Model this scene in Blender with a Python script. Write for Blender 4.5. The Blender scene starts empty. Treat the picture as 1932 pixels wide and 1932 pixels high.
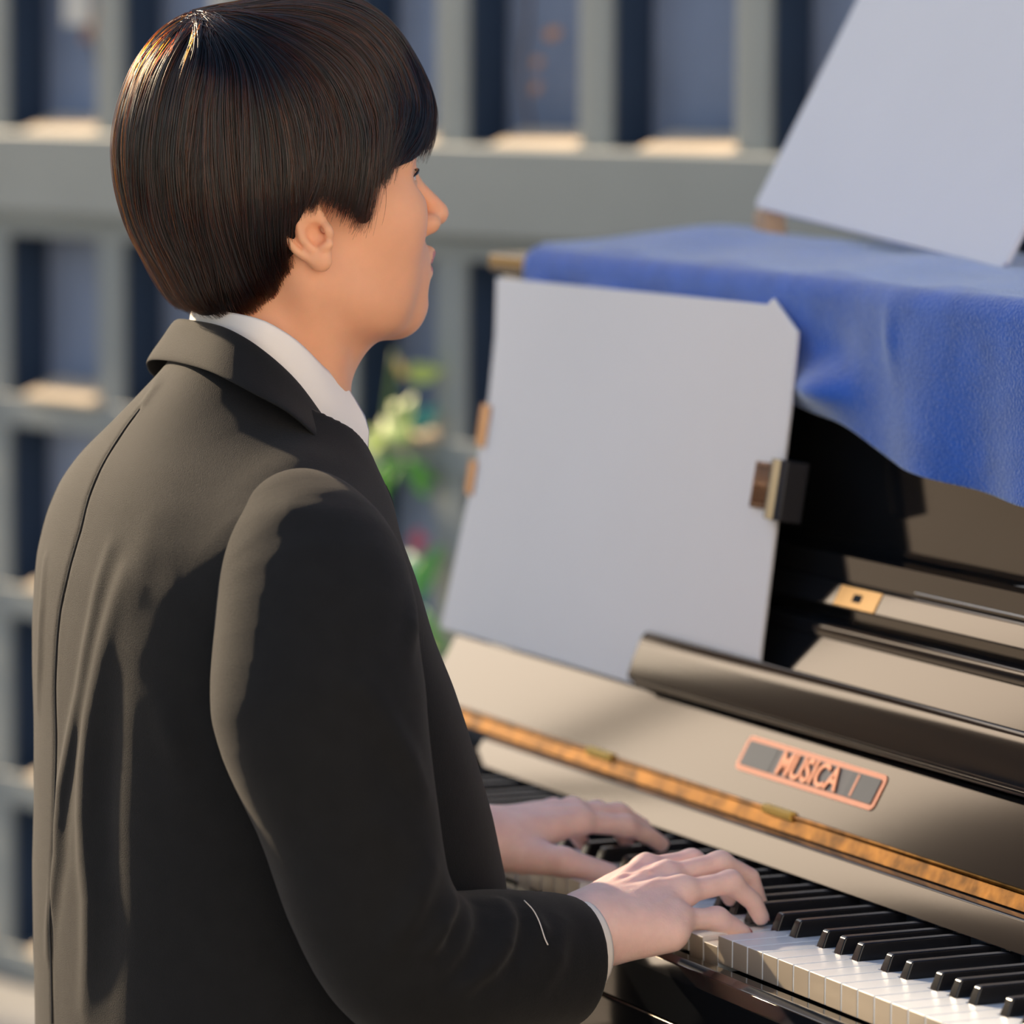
import bpy, bmesh, math, random
import numpy as np
from mathutils import Vector, Matrix

# ------------------------------------------------------------------ camera
SC = bpy.context.scene
COL = SC.collection
CAM_LOC = Vector((-1.558, -2.94, 1.397))
YAW, PITCH, ROLL = math.radians(25.4), math.radians(6.01), math.radians(0.32)
cam_data = bpy.data.cameras.new('camera')
cam_data.sensor_width = 36.0
cam_data.lens = 8414.0 / 1932.0 * 36.0
cam_data.clip_end = 200.0
cam_data.dof.use_dof = True
cam_data.dof.focus_distance = 3.27
cam_data.dof.aperture_fstop = 4.4
fw = Vector((math.sin(YAW) * math.cos(PITCH), math.cos(YAW) * math.cos(PITCH), -math.sin(PITCH)))
r0 = Vector((math.cos(YAW), -math.sin(YAW), 0)); u0 = r0.cross(fw)
rr = r0 * math.cos(ROLL) + u0 * math.sin(ROLL); uu = rr.cross(fw)
cam = bpy.data.objects.new('camera', cam_data)
cam.matrix_world = Matrix(((rr.x, uu.x, -fw.x, CAM_LOC.x), (rr.y, uu.y, -fw.y, CAM_LOC.y),
                           (rr.z, uu.z, -fw.z, CAM_LOC.z), (0, 0, 0, 1)))
COL.objects.link(cam)
SC.camera = cam

# ------------------------------------------------------------------ sky, sun, exposure
SUN_AZ = (-0.34, 0.940)          # horizontal direction towards the sun
SUN_EL = math.radians(25)
world = bpy.data.worlds.new('sky'); SC.world = world
world.use_nodes = True
wn = world.node_tree; wn.nodes.clear()
sky = wn.nodes.new('ShaderNodeTexSky'); sky.sky_type = 'NISHITA'
sky.sun_disc = False
sky.sun_elevation = SUN_EL
sky.sun_rotation = math.atan2(SUN_AZ[0], SUN_AZ[1])
sky.air_density = 1.3; sky.dust_density = 2.0; sky.ozone_density = 3.6
bg = wn.nodes.new('ShaderNodeBackground'); bg.inputs['Strength'].default_value = 0.185
wo = wn.nodes.new('ShaderNodeOutputWorld')
wn.links.new(sky.outputs[0], bg.inputs[0]); wn.links.new(bg.outputs[0], wo.inputs[0])
sun_data = bpy.data.lights.new('sun', 'SUN'); sun_data.energy = 9.5
sun_data.color = (1.0, 0.78, 0.52); sun_data.angle = math.radians(1.5)
sun = bpy.data.objects.new('sun', sun_data); COL.objects.link(sun)
sd = Vector((SUN_AZ[0] * math.cos(SUN_EL), SUN_AZ[1] * math.cos(SUN_EL), math.sin(SUN_EL))).normalized()
sun.rotation_euler = sd.to_track_quat('Z', 'Y').to_euler()
sun.location = (-3, 6, 6)
SC.view_settings.view_transform = 'Standard'
SC.view_settings.look = 'None'
SC.view_settings.exposure = 0.18
SC.view_settings.gamma = 1.0
SC.view_settings.use_curve_mapping = False

# ------------------------------------------------------------------ helpers
def link(o, parent=None):
    COL.objects.link(o)
    if parent is not None:
        o.parent = parent
    return o

def tag(o, label=None, cat=None, group=None, kind=None):
    if label: o['label'] = label
    if cat: o['category'] = cat
    if group: o['group'] = group
    if kind: o['kind'] = kind
    return o

def empty(name, loc=(0, 0, 0)):
    o = bpy.data.objects.new(name, None); o.location = loc; o.empty_display_size = 0.05
    return link(o)

def mesh_obj(name, verts, faces, mat=None, parent=None, smooth=True):
    me = bpy.data.meshes.new(name)
    me.from_pydata([tuple(map(float, v)) for v in verts], [], [tuple(map(int, f)) for f in faces])
    me.validate(); me.update()
    if mat is not None: me.materials.append(mat)
    me.polygons.foreach_set('use_smooth', [smooth] * len(me.polygons))
    o = bpy.data.objects.new(name, me)
    link(o)
    if parent is not None:
        o.parent = parent
        o.matrix_parent_inverse = parent.matrix_world.inverted() if parent.matrix_world else Matrix()
    return o

def wmat(o):
    m = Matrix.Identity(4)
    while o is not None:
        m = o.matrix_parent_inverse @ o.matrix_basis @ m if o.parent else o.matrix_basis @ m
        o = o.parent
    return m

def pset(o, parent):
    """parent o while keeping its world coordinates"""
    o.parent = parent
    o.matrix_parent_inverse = wmat(parent).inverted()
    return o

def np_mesh(name, V, F, mat=None, smooth=True):
    me = bpy.data.meshes.new(name)
    V = np.asarray(V, np.float32); F = np.asarray(F, np.int32)
    me.vertices.add(len(V)); me.vertices.foreach_set('co', V.ravel())
    n = F.shape[1]
    me.loops.add(F.size); me.loops.foreach_set('vertex_index', F.ravel())
    me.polygons.add(len(F))
    me.polygons.foreach_set('loop_start', np.arange(0, F.size, n, dtype=np.int32))
    try: me.polygons.foreach_set('loop_total', np.full(len(F), n, np.int32))
    except Exception: pass
    me.update(calc_edges=True); me.validate()
    me.polygons.foreach_set('use_smooth', np.full(len(me.polygons), smooth, bool))
    if mat is not None: me.materials.append(mat)
    o = bpy.data.objects.new(name, me); COL.objects.link(o)
    return o

def bevel(o, w=0.0015, seg=2, angle=40):
    m = o.modifiers.new('bevel', 'BEVEL'); m.width = w; m.segments = seg
    m.limit_method = 'ANGLE'; m.angle_limit = math.radians(angle)
    m.harden_normals = False
    return o

def smooth_angle(o, deg=35):
    me = o.data
    me.polygons.foreach_set('use_smooth', [True] * len(me.polygons))
    bm = bmesh.new(); bm.from_mesh(me)
    for e in bm.edges:
        if len(e.link_faces) == 2:
            e.smooth = e.calc_face_angle(0) < math.radians(deg)
    bm.to_mesh(me); bm.free()
    return o

def box(name, lo, hi, mat, parent=None, bev=0.0015, seg=2):
    x0, y0, z0 = lo; x1, y1, z1 = hi
    v = [(x0, y0, z0), (x1, y0, z0), (x1, y1, z0), (x0, y1, z0), (x0, y0, z1), (x1, y0, z1), (x1, y1, z1), (x0, y1, z1)]
    f = [(0, 3, 2, 1), (4, 5, 6, 7), (0, 1, 5, 4), (1, 2, 6, 5), (2, 3, 7, 6), (3, 0, 4, 7)]
    o = mesh_obj(name, v, f, mat, None, smooth=False)
    if bev: bevel(o, bev, seg); smooth_mod(o)
    if parent is not None: pset(o, parent)
    return o

def smooth_mod(o):
    o.data.polygons.foreach_set('use_smooth', [True] * len(o.data.polygons))
    m = o.modifiers.new('weighted', 'WEIGHTED_NORMAL'); m.keep_sharp = True
    return o

def prism_y(name, prof, y0, y1, mat, parent=None, bev=0.0, seg=2):
    """closed (x,z) profile extruded along y"""
    n = len(prof)
    v = [(x, y0, z) for x, z in prof] + [(x, y1, z) for x, z in prof]
    f = [tuple(range(n)), tuple(range(2 * n - 1, n - 1, -1))]
    for i in range(n):
        j = (i + 1) % n
        f.append((i, i + n, j + n, j))
    o = mesh_obj(name, v, f, mat, None, smooth=False)
    bm = bmesh.new(); bm.from_mesh(o.data); bmesh.ops.recalc_face_normals(bm, faces=bm.faces); bm.to_mesh(o.data); bm.free()
    if bev: bevel(o, bev, seg, 20); smooth_mod(o)
    if parent is not None: pset(o, parent)
    return o

def poly_plate(name, pts, thick, nrm, mat, parent=None, bev=0.0):
    """planar polygon (3D points) given a thickness along -nrm"""
    n = len(pts); nrm = Vector(nrm).normalized()
    P = [Vector(p) for p in pts]
    v = P + [p - nrm * thick for p in P]
    f = [tuple(range(n)), tuple(range(2 * n - 1, n - 1, -1))]
    for i in range(n):
        j = (i + 1) % n
        f.append((i, i + n, j + n, j))
    o = mesh_obj(name, v, f, mat, None, smooth=False)
    bm = bmesh.new(); bm.from_mesh(o.data); bmesh.ops.recalc_face_normals(bm, faces=bm.faces); bm.to_mesh(o.data); bm.free()
    if bev: bevel(o, bev, 2, 30); smooth_mod(o)
    if parent is not None: pset(o, parent)
    return o

def catmull(pts, n=8):
    P = np.asarray(pts, float)
    Q = np.vstack([2 * P[0] - P[1], P, 2 * P[-1] - P[-2]])
    out = []
    for i in range(1, len(Q) - 2):
        for t in np.linspace(0, 1, n, endpoint=False):
            a, b, c, d = Q[i - 1], Q[i], Q[i + 1], Q[i + 2]
            out.append(0.5 * (2 * b + (c - a) * t + (2 * a - 5 * b + 4 * c - d) * t * t + (3 * b - 3 * c + d - a) * t ** 3))
    out.append(P[-1])
    return np.array(out)

def tube(name, pts, rad, mat, parent=None, seg=8):
    P = np.asarray(pts, float); n = len(P)
    rad = np.broadcast_to(np.asarray(rad, float), (n,))
    T = np.gradient(P, axis=0); T /= np.linalg.norm(T, axis=1)[:, None] + 1e-12
    ref = np.array([0, 0, 1.0]) if abs(T[0][2]) < 0.9 else np.array([1.0, 0, 0])
    V = []; 
    nrm = ref - T[0] * (ref @ T[0]); nrm /= np.linalg.norm(nrm)
    for i in range(n):
        nrm = nrm - T[i] * (nrm @ T[i]); nrm /= np.linalg.norm(nrm) + 1e-12
        b = np.cross(T[i], nrm)
        for k in range(seg):
            a = 2 * math.pi * k / seg
            V.append(P[i] + rad[i] * (math.cos(a) * nrm + math.sin(a) * b))
    F = []
    for i in range(n - 1):
        for k in range(seg):
            F.append((i * seg + k, i * seg + (k + 1) % seg, (i + 1) * seg + (k + 1) % seg, (i + 1) * seg + k))
    F.append(tuple(range(seg - 1, -1, -1))); F.append(tuple((n - 1) * seg + k for k in range(seg)))
    o = mesh_obj(name, V, F, mat)
    if parent is not None: pset(o, parent)
    return o

# ------------------------------------------------------------------ materials
def mat(name, color, rough=0.5, metal=0.0, spec=0.5, bump=0.0, bscale=200.0, var=0.0, vscale=8.0, sheen=0.0, sheen_rough=0.4,
        coat=0.0, ior=1.5, sss=0.0, sss_r=(0.012, 0.005, 0.0025), stretch=None, sheen_tint=(1, 1, 1), rvar=0.0, coat_rough=0.03, spec_tint=None):
    m = bpy.data.materials.new(name); m.use_nodes = True
    nt = m.node_tree; b = nt.nodes['Principled BSDF']
    b.inputs['Base Color'].default_value = (*color, 1)
    b.inputs['Roughness'].default_value = rough
    b.inputs['Metallic'].default_value = metal
    b.inputs['Specular IOR Level'].default_value = spec
    b.inputs['IOR'].default_value = ior
    if sheen:
        b.inputs['Sheen Weight'].default_value = sheen; b.inputs['Sheen Roughness'].default_value = sheen_rough
        b.inputs['Sheen Tint'].default_value = (*sheen_tint, 1)
    if spec_tint: b.inputs['Specular Tint'].default_value = (*spec_tint, 1)
    if coat:
        b.inputs['Coat Weight'].default_value = coat; b.inputs['Coat Roughness'].default_value = coat_rough
    if sss:
        b.inputs['Subsurface Weight'].default_value = sss
        b.inputs['Subsurface Radius'].default_value = sss_r
        b.inputs['Subsurface Scale'].default_value = 1.0
    if bump or var or rvar:
        tc = nt.nodes.new('ShaderNodeTexCoord')
        mp = nt.nodes.new('ShaderNodeMapping'); nt.links.new(tc.outputs['Object'], mp.inputs[0])
        if stretch: mp.inputs['Scale'].default_value = stretch
    if bump:
        n = nt.nodes.new('ShaderNodeTexNoise'); n.inputs['Scale'].default_value = bscale; n.inputs['Detail'].default_value = 3
        nt.links.new(mp.outputs[0], n.inputs['Vector'])
        bp = nt.nodes.new('ShaderNodeBump'); bp.inputs['Strength'].default_value = bump; bp.inputs['Distance'].default_value = 0.002
        nt.links.new(n.outputs[0], bp.inputs['Height']); nt.links.new(bp.outputs[0], b.inputs['Normal'])
    if var:
        n2 = nt.nodes.new('ShaderNodeTexNoise'); n2.inputs['Scale'].default_value = vscale; n2.inputs['Detail'].default_value = 4
        nt.links.new(mp.outputs[0], n2.inputs['Vector'])
        mr = nt.nodes.new('ShaderNodeMapRange'); mr.inputs[1].default_value = 0.3; mr.inputs[2].default_value = 0.7
        mr.inputs[3].default_value = 1 - var; mr.inputs[4].default_value = 1 + var
        nt.links.new(n2.outputs[0], mr.inputs[0])
        mx = nt.nodes.new('ShaderNodeVectorMath'); mx.operation = 'SCALE'; mx.inputs[0].default_value = color
        nt.links.new(mr.outputs[0], mx.inputs['Scale']); nt.links.new(mx.outputs[0], b.inputs['Base Color'])
    return m

def lin(r, g, b):
    f = lambda c: (c / 255 / 12.92) if c / 255 <= 0.04045 else ((c / 255 + 0.055) / 1.055) ** 2.4
    return (f(r), f(g), f(b))
# ------------------------------------------------------------------ signed-distance modelling
class Sdf:
    def __init__(self): self.ops = []
    def add(self, fn, c, r, k=0.0, mode='u'): self.ops.append((fn, np.asarray(c, float), float(r), float(k), mode)); return self
    def __call__(self, P, bc=None, br=0.0):
        d = np.full(len(P), 1.0)
        for fn, c, r, k, mode in self.ops:
            if bc is not None and np.linalg.norm(bc - c) - r - br > 0.030 + k: continue
            if mode == 'd':
                d = d + fn(P); continue
            e = fn(P)
            if mode == 'u':
                if k:
                    h = np.maximum(k - np.abs(d - e), 0.0) / k
                    d = np.minimum(d, e) - h * h * k * 0.25
                else: d = np.minimum(d, e)
            elif mode == 's':
                e = -e
                if k:
                    h = np.maximum(k - np.abs(d - e), 0.0) / k
                    d = np.maximum(d, e) + h * h * k * 0.25
                else: d = np.maximum(d, e)
        return d

class Frame:
    """local frame -> world; R columns are the local axes"""
    def __init__(self, o, R=np.eye(3)): self.o = np.asarray(o, float); self.R = np.asarray(R, float)
    def p(self, q): return self.o + self.R @ np.asarray(q, float)
    def pts(self, Q): return self.o + np.asarray(Q, float) @ self.R.T
    def inv(self, P): return (np.asarray(P, float) - self.o) @ self.R
W0 = Frame((0, 0, 0))

def cone(S, a, b, ra, rb, k=0.0, mode='u', fr=W0):
    a = fr.p(a); b = fr.p(b); ab = b - a; L2 = float(ab @ ab) + 1e-12
    def fn(P):
        q = P - a; t = np.clip((q @ ab) / L2, 0, 1)
        return np.linalg.norm(q - t[:, None] * ab, axis=1) - (ra + (rb - ra) * t)
    S.add(fn, (a + b) / 2, np.sqrt(L2) / 2 + max(ra, rb), k, mode)

def chain(S, pts, rad, k=0.0, mode='u', fr=W0):
    """tapered polyline, smooth against the rest by k but plain union along itself"""
    Q = fr.pts(pts); rad = np.broadcast_to(np.asarray(rad, float), (len(Q),))
    def fn(P):
        d = None
        for i in range(len(Q) - 1):
            a = Q[i]; ab = Q[i + 1] - a; L2 = float(ab @ ab) + 1e-12
            q = P - a; t = np.clip((q @ ab) / L2, 0, 1)
            e = np.linalg.norm(q - t[:, None] * ab, axis=1) - (rad[i] + (rad[i + 1] - rad[i]) * t)
            d = e if d is None else np.minimum(d, e)
        return d
    c = (Q.min(0) + Q.max(0)) / 2
    S.add(fn, c, np.linalg.norm(Q.max(0) - c) + rad.max(), k, mode)

def rot(ax, deg):
    a = math.radians(deg); c, s = math.cos(a), math.sin(a)
    return np.array({'x': [[1, 0, 0], [0, c, -s], [0, s, c]], 'y': [[c, 0, s], [0, 1, 0], [-s, 0, c]], 'z': [[c, -s, 0], [s, c, 0], [0, 0, 1]]}[ax])

def ell(S, c, r, k=0.0, mode='u', fr=W0, R=np.eye(3)):
    cw = fr.p(c); M = fr.R @ R; r = np.asarray(r, float)
    def fn(P):
        q = (P - cw) @ M
        k0 = np.linalg.norm(q / r, axis=1); k1 = np.linalg.norm(q / (r * r), axis=1)
        return (k0 - 1) * np.where(k0 < 0.05, r.min(), k0 / (k1 + 1e-9))
    S.add(fn, cw, r.max(), k, mode)

def rbox(S, c, h, rad, k=0.0, mode='u', fr=W0, R=np.eye(3)):
    cw = fr.p(c); M = fr.R @ R; h = np.asarray(h, float)
    def fn(P):
        q = np.abs((P - cw) @ M) - h + rad
        return np.linalg.norm(np.maximum(q, 0), axis=1) + np.minimum(q.max(1), 0) - rad
    S.add(fn, cw, np.linalg.norm(h), k, mode)

def ridge(S, pts, amp, w, fr=W0):
    """raise (amp>0) or groove (amp<0) the surface along a polyline, gaussian width w"""
    Q = fr.pts(pts); amp = np.broadcast_to(np.asarray(amp, float), (len(Q),))
    def fn(P):
        best = np.full(len(P), 1e9); A = np.zeros(len(P))
        for i in range(len(Q) - 1):
            a = Q[i]; ab = Q[i + 1] - a; L2 = float(ab @ ab) + 1e-12
            q = P - a; t = np.clip((q @ ab) / L2, 0, 1)
            e = np.linalg.norm(q - t[:, None] * ab, axis=1)
            m = e < best; best = np.where(m, e, best); A = np.where(m, amp[i] + (amp[i + 1] - amp[i]) * t, A)
        return -A * np.exp(-(best / w) ** 2)
    c = (Q.min(0) + Q.max(0)) / 2
    S.add(fn, c, np.linalg.norm(Q.max(0) - c) + 2.5 * w, 0, 'd')

def mesh_sdf(S, lo, hi, h, B=16, slack=1.5):
    lo = np.asarray(lo, float); hi = np.asarray(hi, float)
    nb = np.ceil((hi - lo) / (B * h)).astype(int)
    I = np.stack(np.meshgrid(*[np.arange(n) for n in nb], indexing='ij'), -1).reshape(-1, 3)
    half = B * h / 2; br = half * math.sqrt(3)
    Cc = lo + (I + 0.5) * B * h
    d0 = S(Cc)
    act = I[np.abs(d0) < br * slack + 0.004]
    g = np.stack(np.meshgrid(*[np.arange(B + 1)] * 3, indexing='ij'), -1).reshape(-1, 3)
    NY = nb[1] * B + 3; NZ = nb[2] * B + 3
    keyf = lambda i, j, k: ((i + 1) * NY + (j + 1)) * NZ + (k + 1)
    VK, VP, Q, QK = [], [], [], []
    ax_off = {0: ((0, 0, 0), (0, -1, 0), (0, -1, -1), (0, 0, -1)), 1: ((0, 0, 0), (0, 0, -1), (-1, 0, -1), (-1, 0, 0)), 2: ((0, 0, 0), (-1, 0, 0), (-1, -1, 0), (0, -1, 0))}
    for b in act:
        base = b * B
        V = S(lo + (g + base) * h, lo + (b + 0.5) * B * h, br).reshape(B + 1, B + 1, B + 1)
        if V.min() > 0 or V.max() < 0: continue
        V = np.where(V == 0, 1e-9, V)
        sg = V < 0
        cnt = np.zeros((B, B, B)); acc = np.zeros((B, B, B, 3))
        for a in range(3):
            s0 = [slice(None)] * 3; s1 = [slice(None)] * 3; s0[a] = slice(0, B); s1[a] = slice(1, B + 1)
            v0, v1 = V[tuple(s0)], V[tuple(s1)]
            x = (sg[tuple(s0)] != sg[tuple(s1)])
            t = np.where(x, v0 / np.where(x, v0 - v1, 1), 0.0)
            o1, o2 = [q for q in range(3) if q != a]
            for d1 in (0, 1):
                for d2 in (0, 1):
                    sl = [slice(0, B)] * 3; sl[o1] = slice(d1, B + d1); sl[o2] = slice(d2, B + d2)
                    xs = x[tuple(sl)]
                    cnt += xs
                    acc[..., a] += np.where(xs, t[tuple(sl)], 0)
                    if d1: acc[..., o1] += xs
                    if d2: acc[..., o2] += xs
            e = x[:B, :B, :B]
            ii = np.argwhere(e)
            if len(ii):
                G = ii + base
                neg = sg[ii[:, 0], ii[:, 1], ii[:, 2]]
                ks = np.stack([keyf(G[:, 0] + o[0], G[:, 1] + o[1], G[:, 2] + o[2]) for o in ax_off[a]], -1)
                ks = np.where(neg[:, None], ks, ks[:, ::-1])
                QK.append(ks)
        ci = np.argwhere(cnt > 0)
        if len(ci):
            p = ci + acc[ci[:, 0], ci[:, 1], ci[:, 2]] / cnt[ci[:, 0], ci[:, 1], ci[:, 2]][:, None]
            VP.append(lo + (p + base) * h); G = ci + base
            VK.append(keyf(G[:, 0], G[:, 1], G[:, 2]))
    VK = np.concatenate(VK); VP = np.concatenate(VP); QK = np.concatenate(QK)
    o = np.argsort(VK); VK = VK[o]; VP = VP[o]
    ix = np.searchsorted(VK, QK); ix = np.minimum(ix, len(VK) - 1)
    ok = (VK[ix] == QK).all(1)
    return VP, ix[ok]

def evalc(S, V, cell=0.04):
    """evaluate S on scattered points in spatial groups, so that far primitives are skipped"""
    k = np.floor(V / cell).astype(np.int64); key = (k[:, 0] * 4001 + k[:, 1]) * 4001 + k[:, 2]
    o = np.argsort(key, kind='stable'); ks = key[o]
    cut = np.concatenate([[0], np.nonzero(np.diff(ks))[0] + 1, [len(ks)]])
    out = np.empty(len(V))
    for a, b in zip(cut[:-1], cut[1:]):
        P = V[o[a:b]]; c = (P.min(0) + P.max(0)) / 2
        out[o[a:b]] = S(P, c, np.linalg.norm(P.max(0) - c))
    return out

def sdf_obj(name, S, lo, hi, h, mat=None, relax=1, slack=1.5):
    V, F = mesh_sdf(S, lo, hi, h, slack=slack)
    # project onto the zero set for smooth shading
    for _ in range(relax):
        N = sdf_grad(S, V, h)
        V = V - N * np.clip(evalc(S, V), -h, h)[:, None] * 0.8
    return np_mesh(name, V, F, mat)

def sdf_grad(S, V, h):
    e = h * 0.75; G = np.zeros_like(V)
    for a in range(3):
        d = np.zeros(3); d[a] = e
        G[:, a] = evalc(S, V + d) - evalc(S, V - d)
    return G / (np.linalg.norm(G, axis=1)[:, None] + 1e-12)
# ------------------------------------------------------------------ materials used across the scene
M = {}
M['ground'] = mat('pavement', lin(150, 150, 150), 0.85, bump=0.3, bscale=120, var=0.18, vscale=3)
M['steel'] = mat('grey_painted_steel', lin(141, 149, 150), 0.45, bump=0.06, bscale=300, var=0.06, vscale=4)
M['panelback'] = mat('slate_blue_wall', lin(140, 152, 176), 0.6, var=0.25, vscale=3, bump=0.1, bscale=60)
M['lit_sill'] = mat('sunlit_sill', lin(226, 205, 176), 0.6, var=0.05)
M['black'] = mat('black_polyester', (0.008, 0.009, 0.011), 0.07, spec=0.5, ior=1.49, spec_tint=(1.0, 0.70, 0.42))
M['navy'] = mat('navy_shaded_fin', lin(40, 60, 86), 0.6, var=0.1)  # dark navy is the shade on the fin sides, put into their colour
M['felt'] = mat('dark_felt', lin(18, 26, 34), 0.9)
M['brass'] = mat('brass', lin(150, 100, 40), 0.38, metal=1.0, bump=0.06, bscale=160, var=0.5, vscale=55)
M['lug'] = mat('bright_brass', lin(255, 206, 100), 0.5, metal=0.0)
M['copper'] = mat('copper_inlay', lin(205, 140, 112), 0.35, metal=0.6)
M['plate'] = mat('plate_dark', lin(62, 58, 62), 0.3)
M['plate2'] = mat('plate_grey', lin(84, 74, 76), 0.3)
M['letter'] = mat('copper_letter', lin(226, 150, 112), 0.3, metal=0.5)
M['lockbrass'] = mat('lock_brass', lin(206, 162, 104), 0.35, metal=0.8)
M['ivory'] = mat('white_key_plastic', lin(236, 240, 244), 0.18, spec=0.5)
M['keywood'] = mat('key_front', lin(172, 160, 144), 0.4)
M['ebony'] = mat('black_key_plastic', (0.012, 0.012, 0.014), 0.22, spec=0.5)
M['board'] = mat('white_board', lin(224, 223, 226), 0.6, var=0.015, vscale=5)
M['card'] = mat('tan_cardboard', lin(205, 170, 135), 0.8)
M['paper'] = mat('paper', lin(226, 222, 212), 0.8)
M['towel'] = mat('blue_terry_cloth', lin(28, 92, 196), 0.95, bump=0.9, bscale=420, var=0.12, vscale=25, sheen=1.0, sheen_rough=0.35, sheen_tint=(0.80, 0.93, 1.0))
M['clip_black'] = mat('clip_black', lin(38, 40, 46), 0.3)
M['clip_brown'] = mat('clip_bronze', lin(150, 112, 84), 0.35, metal=0.7)
M['leaf'] = mat('leaf_green', lin(96, 168, 74), 0.5, var=0.25, vscale=20)
M['leaf2'] = mat('leaf_yellow_green', lin(176, 200, 110), 0.5, var=0.25, vscale=20)
M['stem'] = mat('stem_green', lin(70, 110, 60), 0.6)
M['leaf3'] = mat('leaf_amber', lin(214, 184, 110), 0.5, var=0.2, vscale=20)
M['leaf4'] = mat('leaf_teal', lin(70, 150, 140), 0.45, var=0.2, vscale=20)
M['leaf5'] = mat('leaf_bright', lin(72, 160, 44), 0.5, var=0.2, vscale=20)
M['dry'] = mat('dry_leaf', lin(196, 148, 112), 0.7, var=0.2, vscale=20)
M['twig'] = mat('twig', lin(92, 78, 66), 0.8)
M['brown'] = mat('brown_brick', lin(236, 188, 146), 0.9, bump=0.3, bscale=30, var=0.2, vscale=1)
M['added_facade'] = mat('pale_bounce_facade', lin(196, 198, 202), 0.9, bump=0.2, bscale=20, var=0.08, vscale=1)
M['petal'] = mat('pink_petal', lin(190, 90, 110), 0.5)
M['stone'] = mat('tan_stone', lin(186, 160, 132), 0.85, bump=0.3, bscale=30, var=0.12, vscale=2)

# ------------------------------------------------------------------ ground and lattice wall
def slab(name, lo, hi, m, kind='structure', bev=0.0):
    o = box(name, lo, hi, m, None, bev); tag(o, kind=kind); return o
floor = slab('floor', (-14, -8, -0.1), (6, 16, 0.0), M['ground'])

# lattice: local frame u along the wall (towards the camera side), n towards the viewer, z up
LATO = Vector((0.955, 4.05, 0.0)); LU = Vector((0.288, -0.956, 0)).normalized(); LN = Vector((-LU.y, LU.x, 0)) * -1
if LN.x > 0: LN = -LN
LATM = Matrix(((LU.x, LN.x, 0, LATO.x), (LU.y, LN.y, 0, LATO.y), (0, 0, 1, 0), (0, 0, 0, 1)))
LK = 0.87
LATM = Matrix.Translation(CAM_LOC * (1 - LK)) @ Matrix.Scale(LK, 4) @ LATM      # true distance: wall foot on the ground
def lbox(name, lo, hi, m, parent=None, bev=0.003):
    o = box(name, lo, hi, m, None, bev)
    o.data.transform(LATM)
    if parent is not None: pset(o, parent)
    return o
BARW = 0.066; DEP = 0.09
US = [-2.143, -1.823, -1.503, -1.183, -0.863, -0.543, -0.223, 0.097, 0.417, 0.690, 0.944, 1.257, 1.577, 1.897, 2.217, 2.537, 2.857, 3.177]
ZB = (0.776, 0.451, 0.126, -0.175)
BZ0, BZ1 = 1.108, 1.246
wall = empty('wall_back', (0, 0, 0)); tag(wall, kind='structure')
lbox('backing_panel', (-2.4, -0.13, -0.205), (3.6, -0.090, 3.0), M['panelback'], wall)
for i, u in enumerate(US):
    lbox('vertical_bar', (u - BARW / 2, -0.012, -0.205), (u + BARW / 2, 0.0, BZ0 - 0.03), M['steel'], wall)
    lbox('vertical_bar', (u - BARW / 2, -0.012, BZ1), (u + BARW / 2, 0.0, 2.6), M['steel'], wall)
    lbox('shaded_fin', (u - 0.031, -0.088, -0.205), (u + 0.031, -0.0125, BZ0 - 0.03), M['navy'], wall, 0.002)
    lbox('shaded_fin', (u - 0.031, -0.088, BZ1), (u + 0.031, -0.0125, 2.6), M['navy'], wall, 0.002)
lbox('beam', (-2.4, -0.088, BZ0), (3.6, 0.035, BZ1), M['steel'], wall, 0.006)
lbox('beam_lip', (-2.4, -0.085, BZ0 - 0.036), (3.6, 0.004, BZ0), M['steel'], wall, 0.004)
for z in ZB + (1.84,):
    lbox('horizontal_bar', (-2.4, -0.085, z - 0.028), (3.6, 0.004, z + 0.024), M['steel'], wall)
def lit_sill(u0, u1, z):
    pr_ = [(-0.05, z + 0.030), (0.022, z + 0.004), (0.022, z - 0.004), (-0.05, z - 0.004)]
    v = [(u0, n, zz) for n, zz in pr_] + [(u1, n, zz) for n, zz in pr_]
    f = [(0, 1, 2, 3), (7, 6, 5, 4)] + [(k, k + 4, (k + 1) % 4 + 4, (k + 1) % 4) for k in range(4)]
    o = mesh_obj('lit_sill', v, f, M['lit_sill'], None, smooth=False)
    bm = bmesh.new(); bm.from_mesh(o.data); bmesh.ops.recalc_face_normals(bm, faces=bm.faces); bm.to_mesh(o.data); bm.free()
    bevel(o, 0.002); o.data.transform(LATM); pset(o, wall)
for a, b in zip(US[:-1], US[1:]):
    for z in ZB: lit_sill(a + BARW / 2 + 0.075, b - BARW / 2 + 0.012, z + 0.026)  # pale strip laid only on the sunlit stretch, shaped to leave the shadow out
    lit_sill(a + BARW / 2 + 0.075, b - BARW / 2 + 0.012, BZ1 - 0.004)

# ------------------------------------------------------------------ added unseen slab that keeps the sun off the piano (above the frame)
blocker = empty('added_sun_blocker', (0, 0, 0)); tag(blocker, kind='structure')
SA = Vector((SUN_AZ[0], SUN_AZ[1], 0)).normalized(); SQ = Vector((SA.y, -SA.x, 0))
def sun_point(t, q): return SA * t + SQ * q
def blocker_box(name, t0, t1, q0, q1, z0, z1, m):
    P = [sun_point(t0, q0), sun_point(t1, q0), sun_point(t1, q1), sun_point(t0, q1)]
    v = [(p.x, p.y, z0) for p in P] + [(p.x, p.y, z1) for p in P]
    f = [(0, 3, 2, 1), (4, 5, 6, 7), (0, 1, 5, 4), (1, 2, 6, 5), (2, 3, 7, 6), (3, 0, 4, 7)]
    o = mesh_obj(name, v, f, m, None, False)
    bm = bmesh.new(); bm.from_mesh(o.data); bmesh.ops.recalc_face_normals(bm, faces=bm.faces); bm.to_mesh(o.data); bm.free()
    pset(o, blocker)
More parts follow.
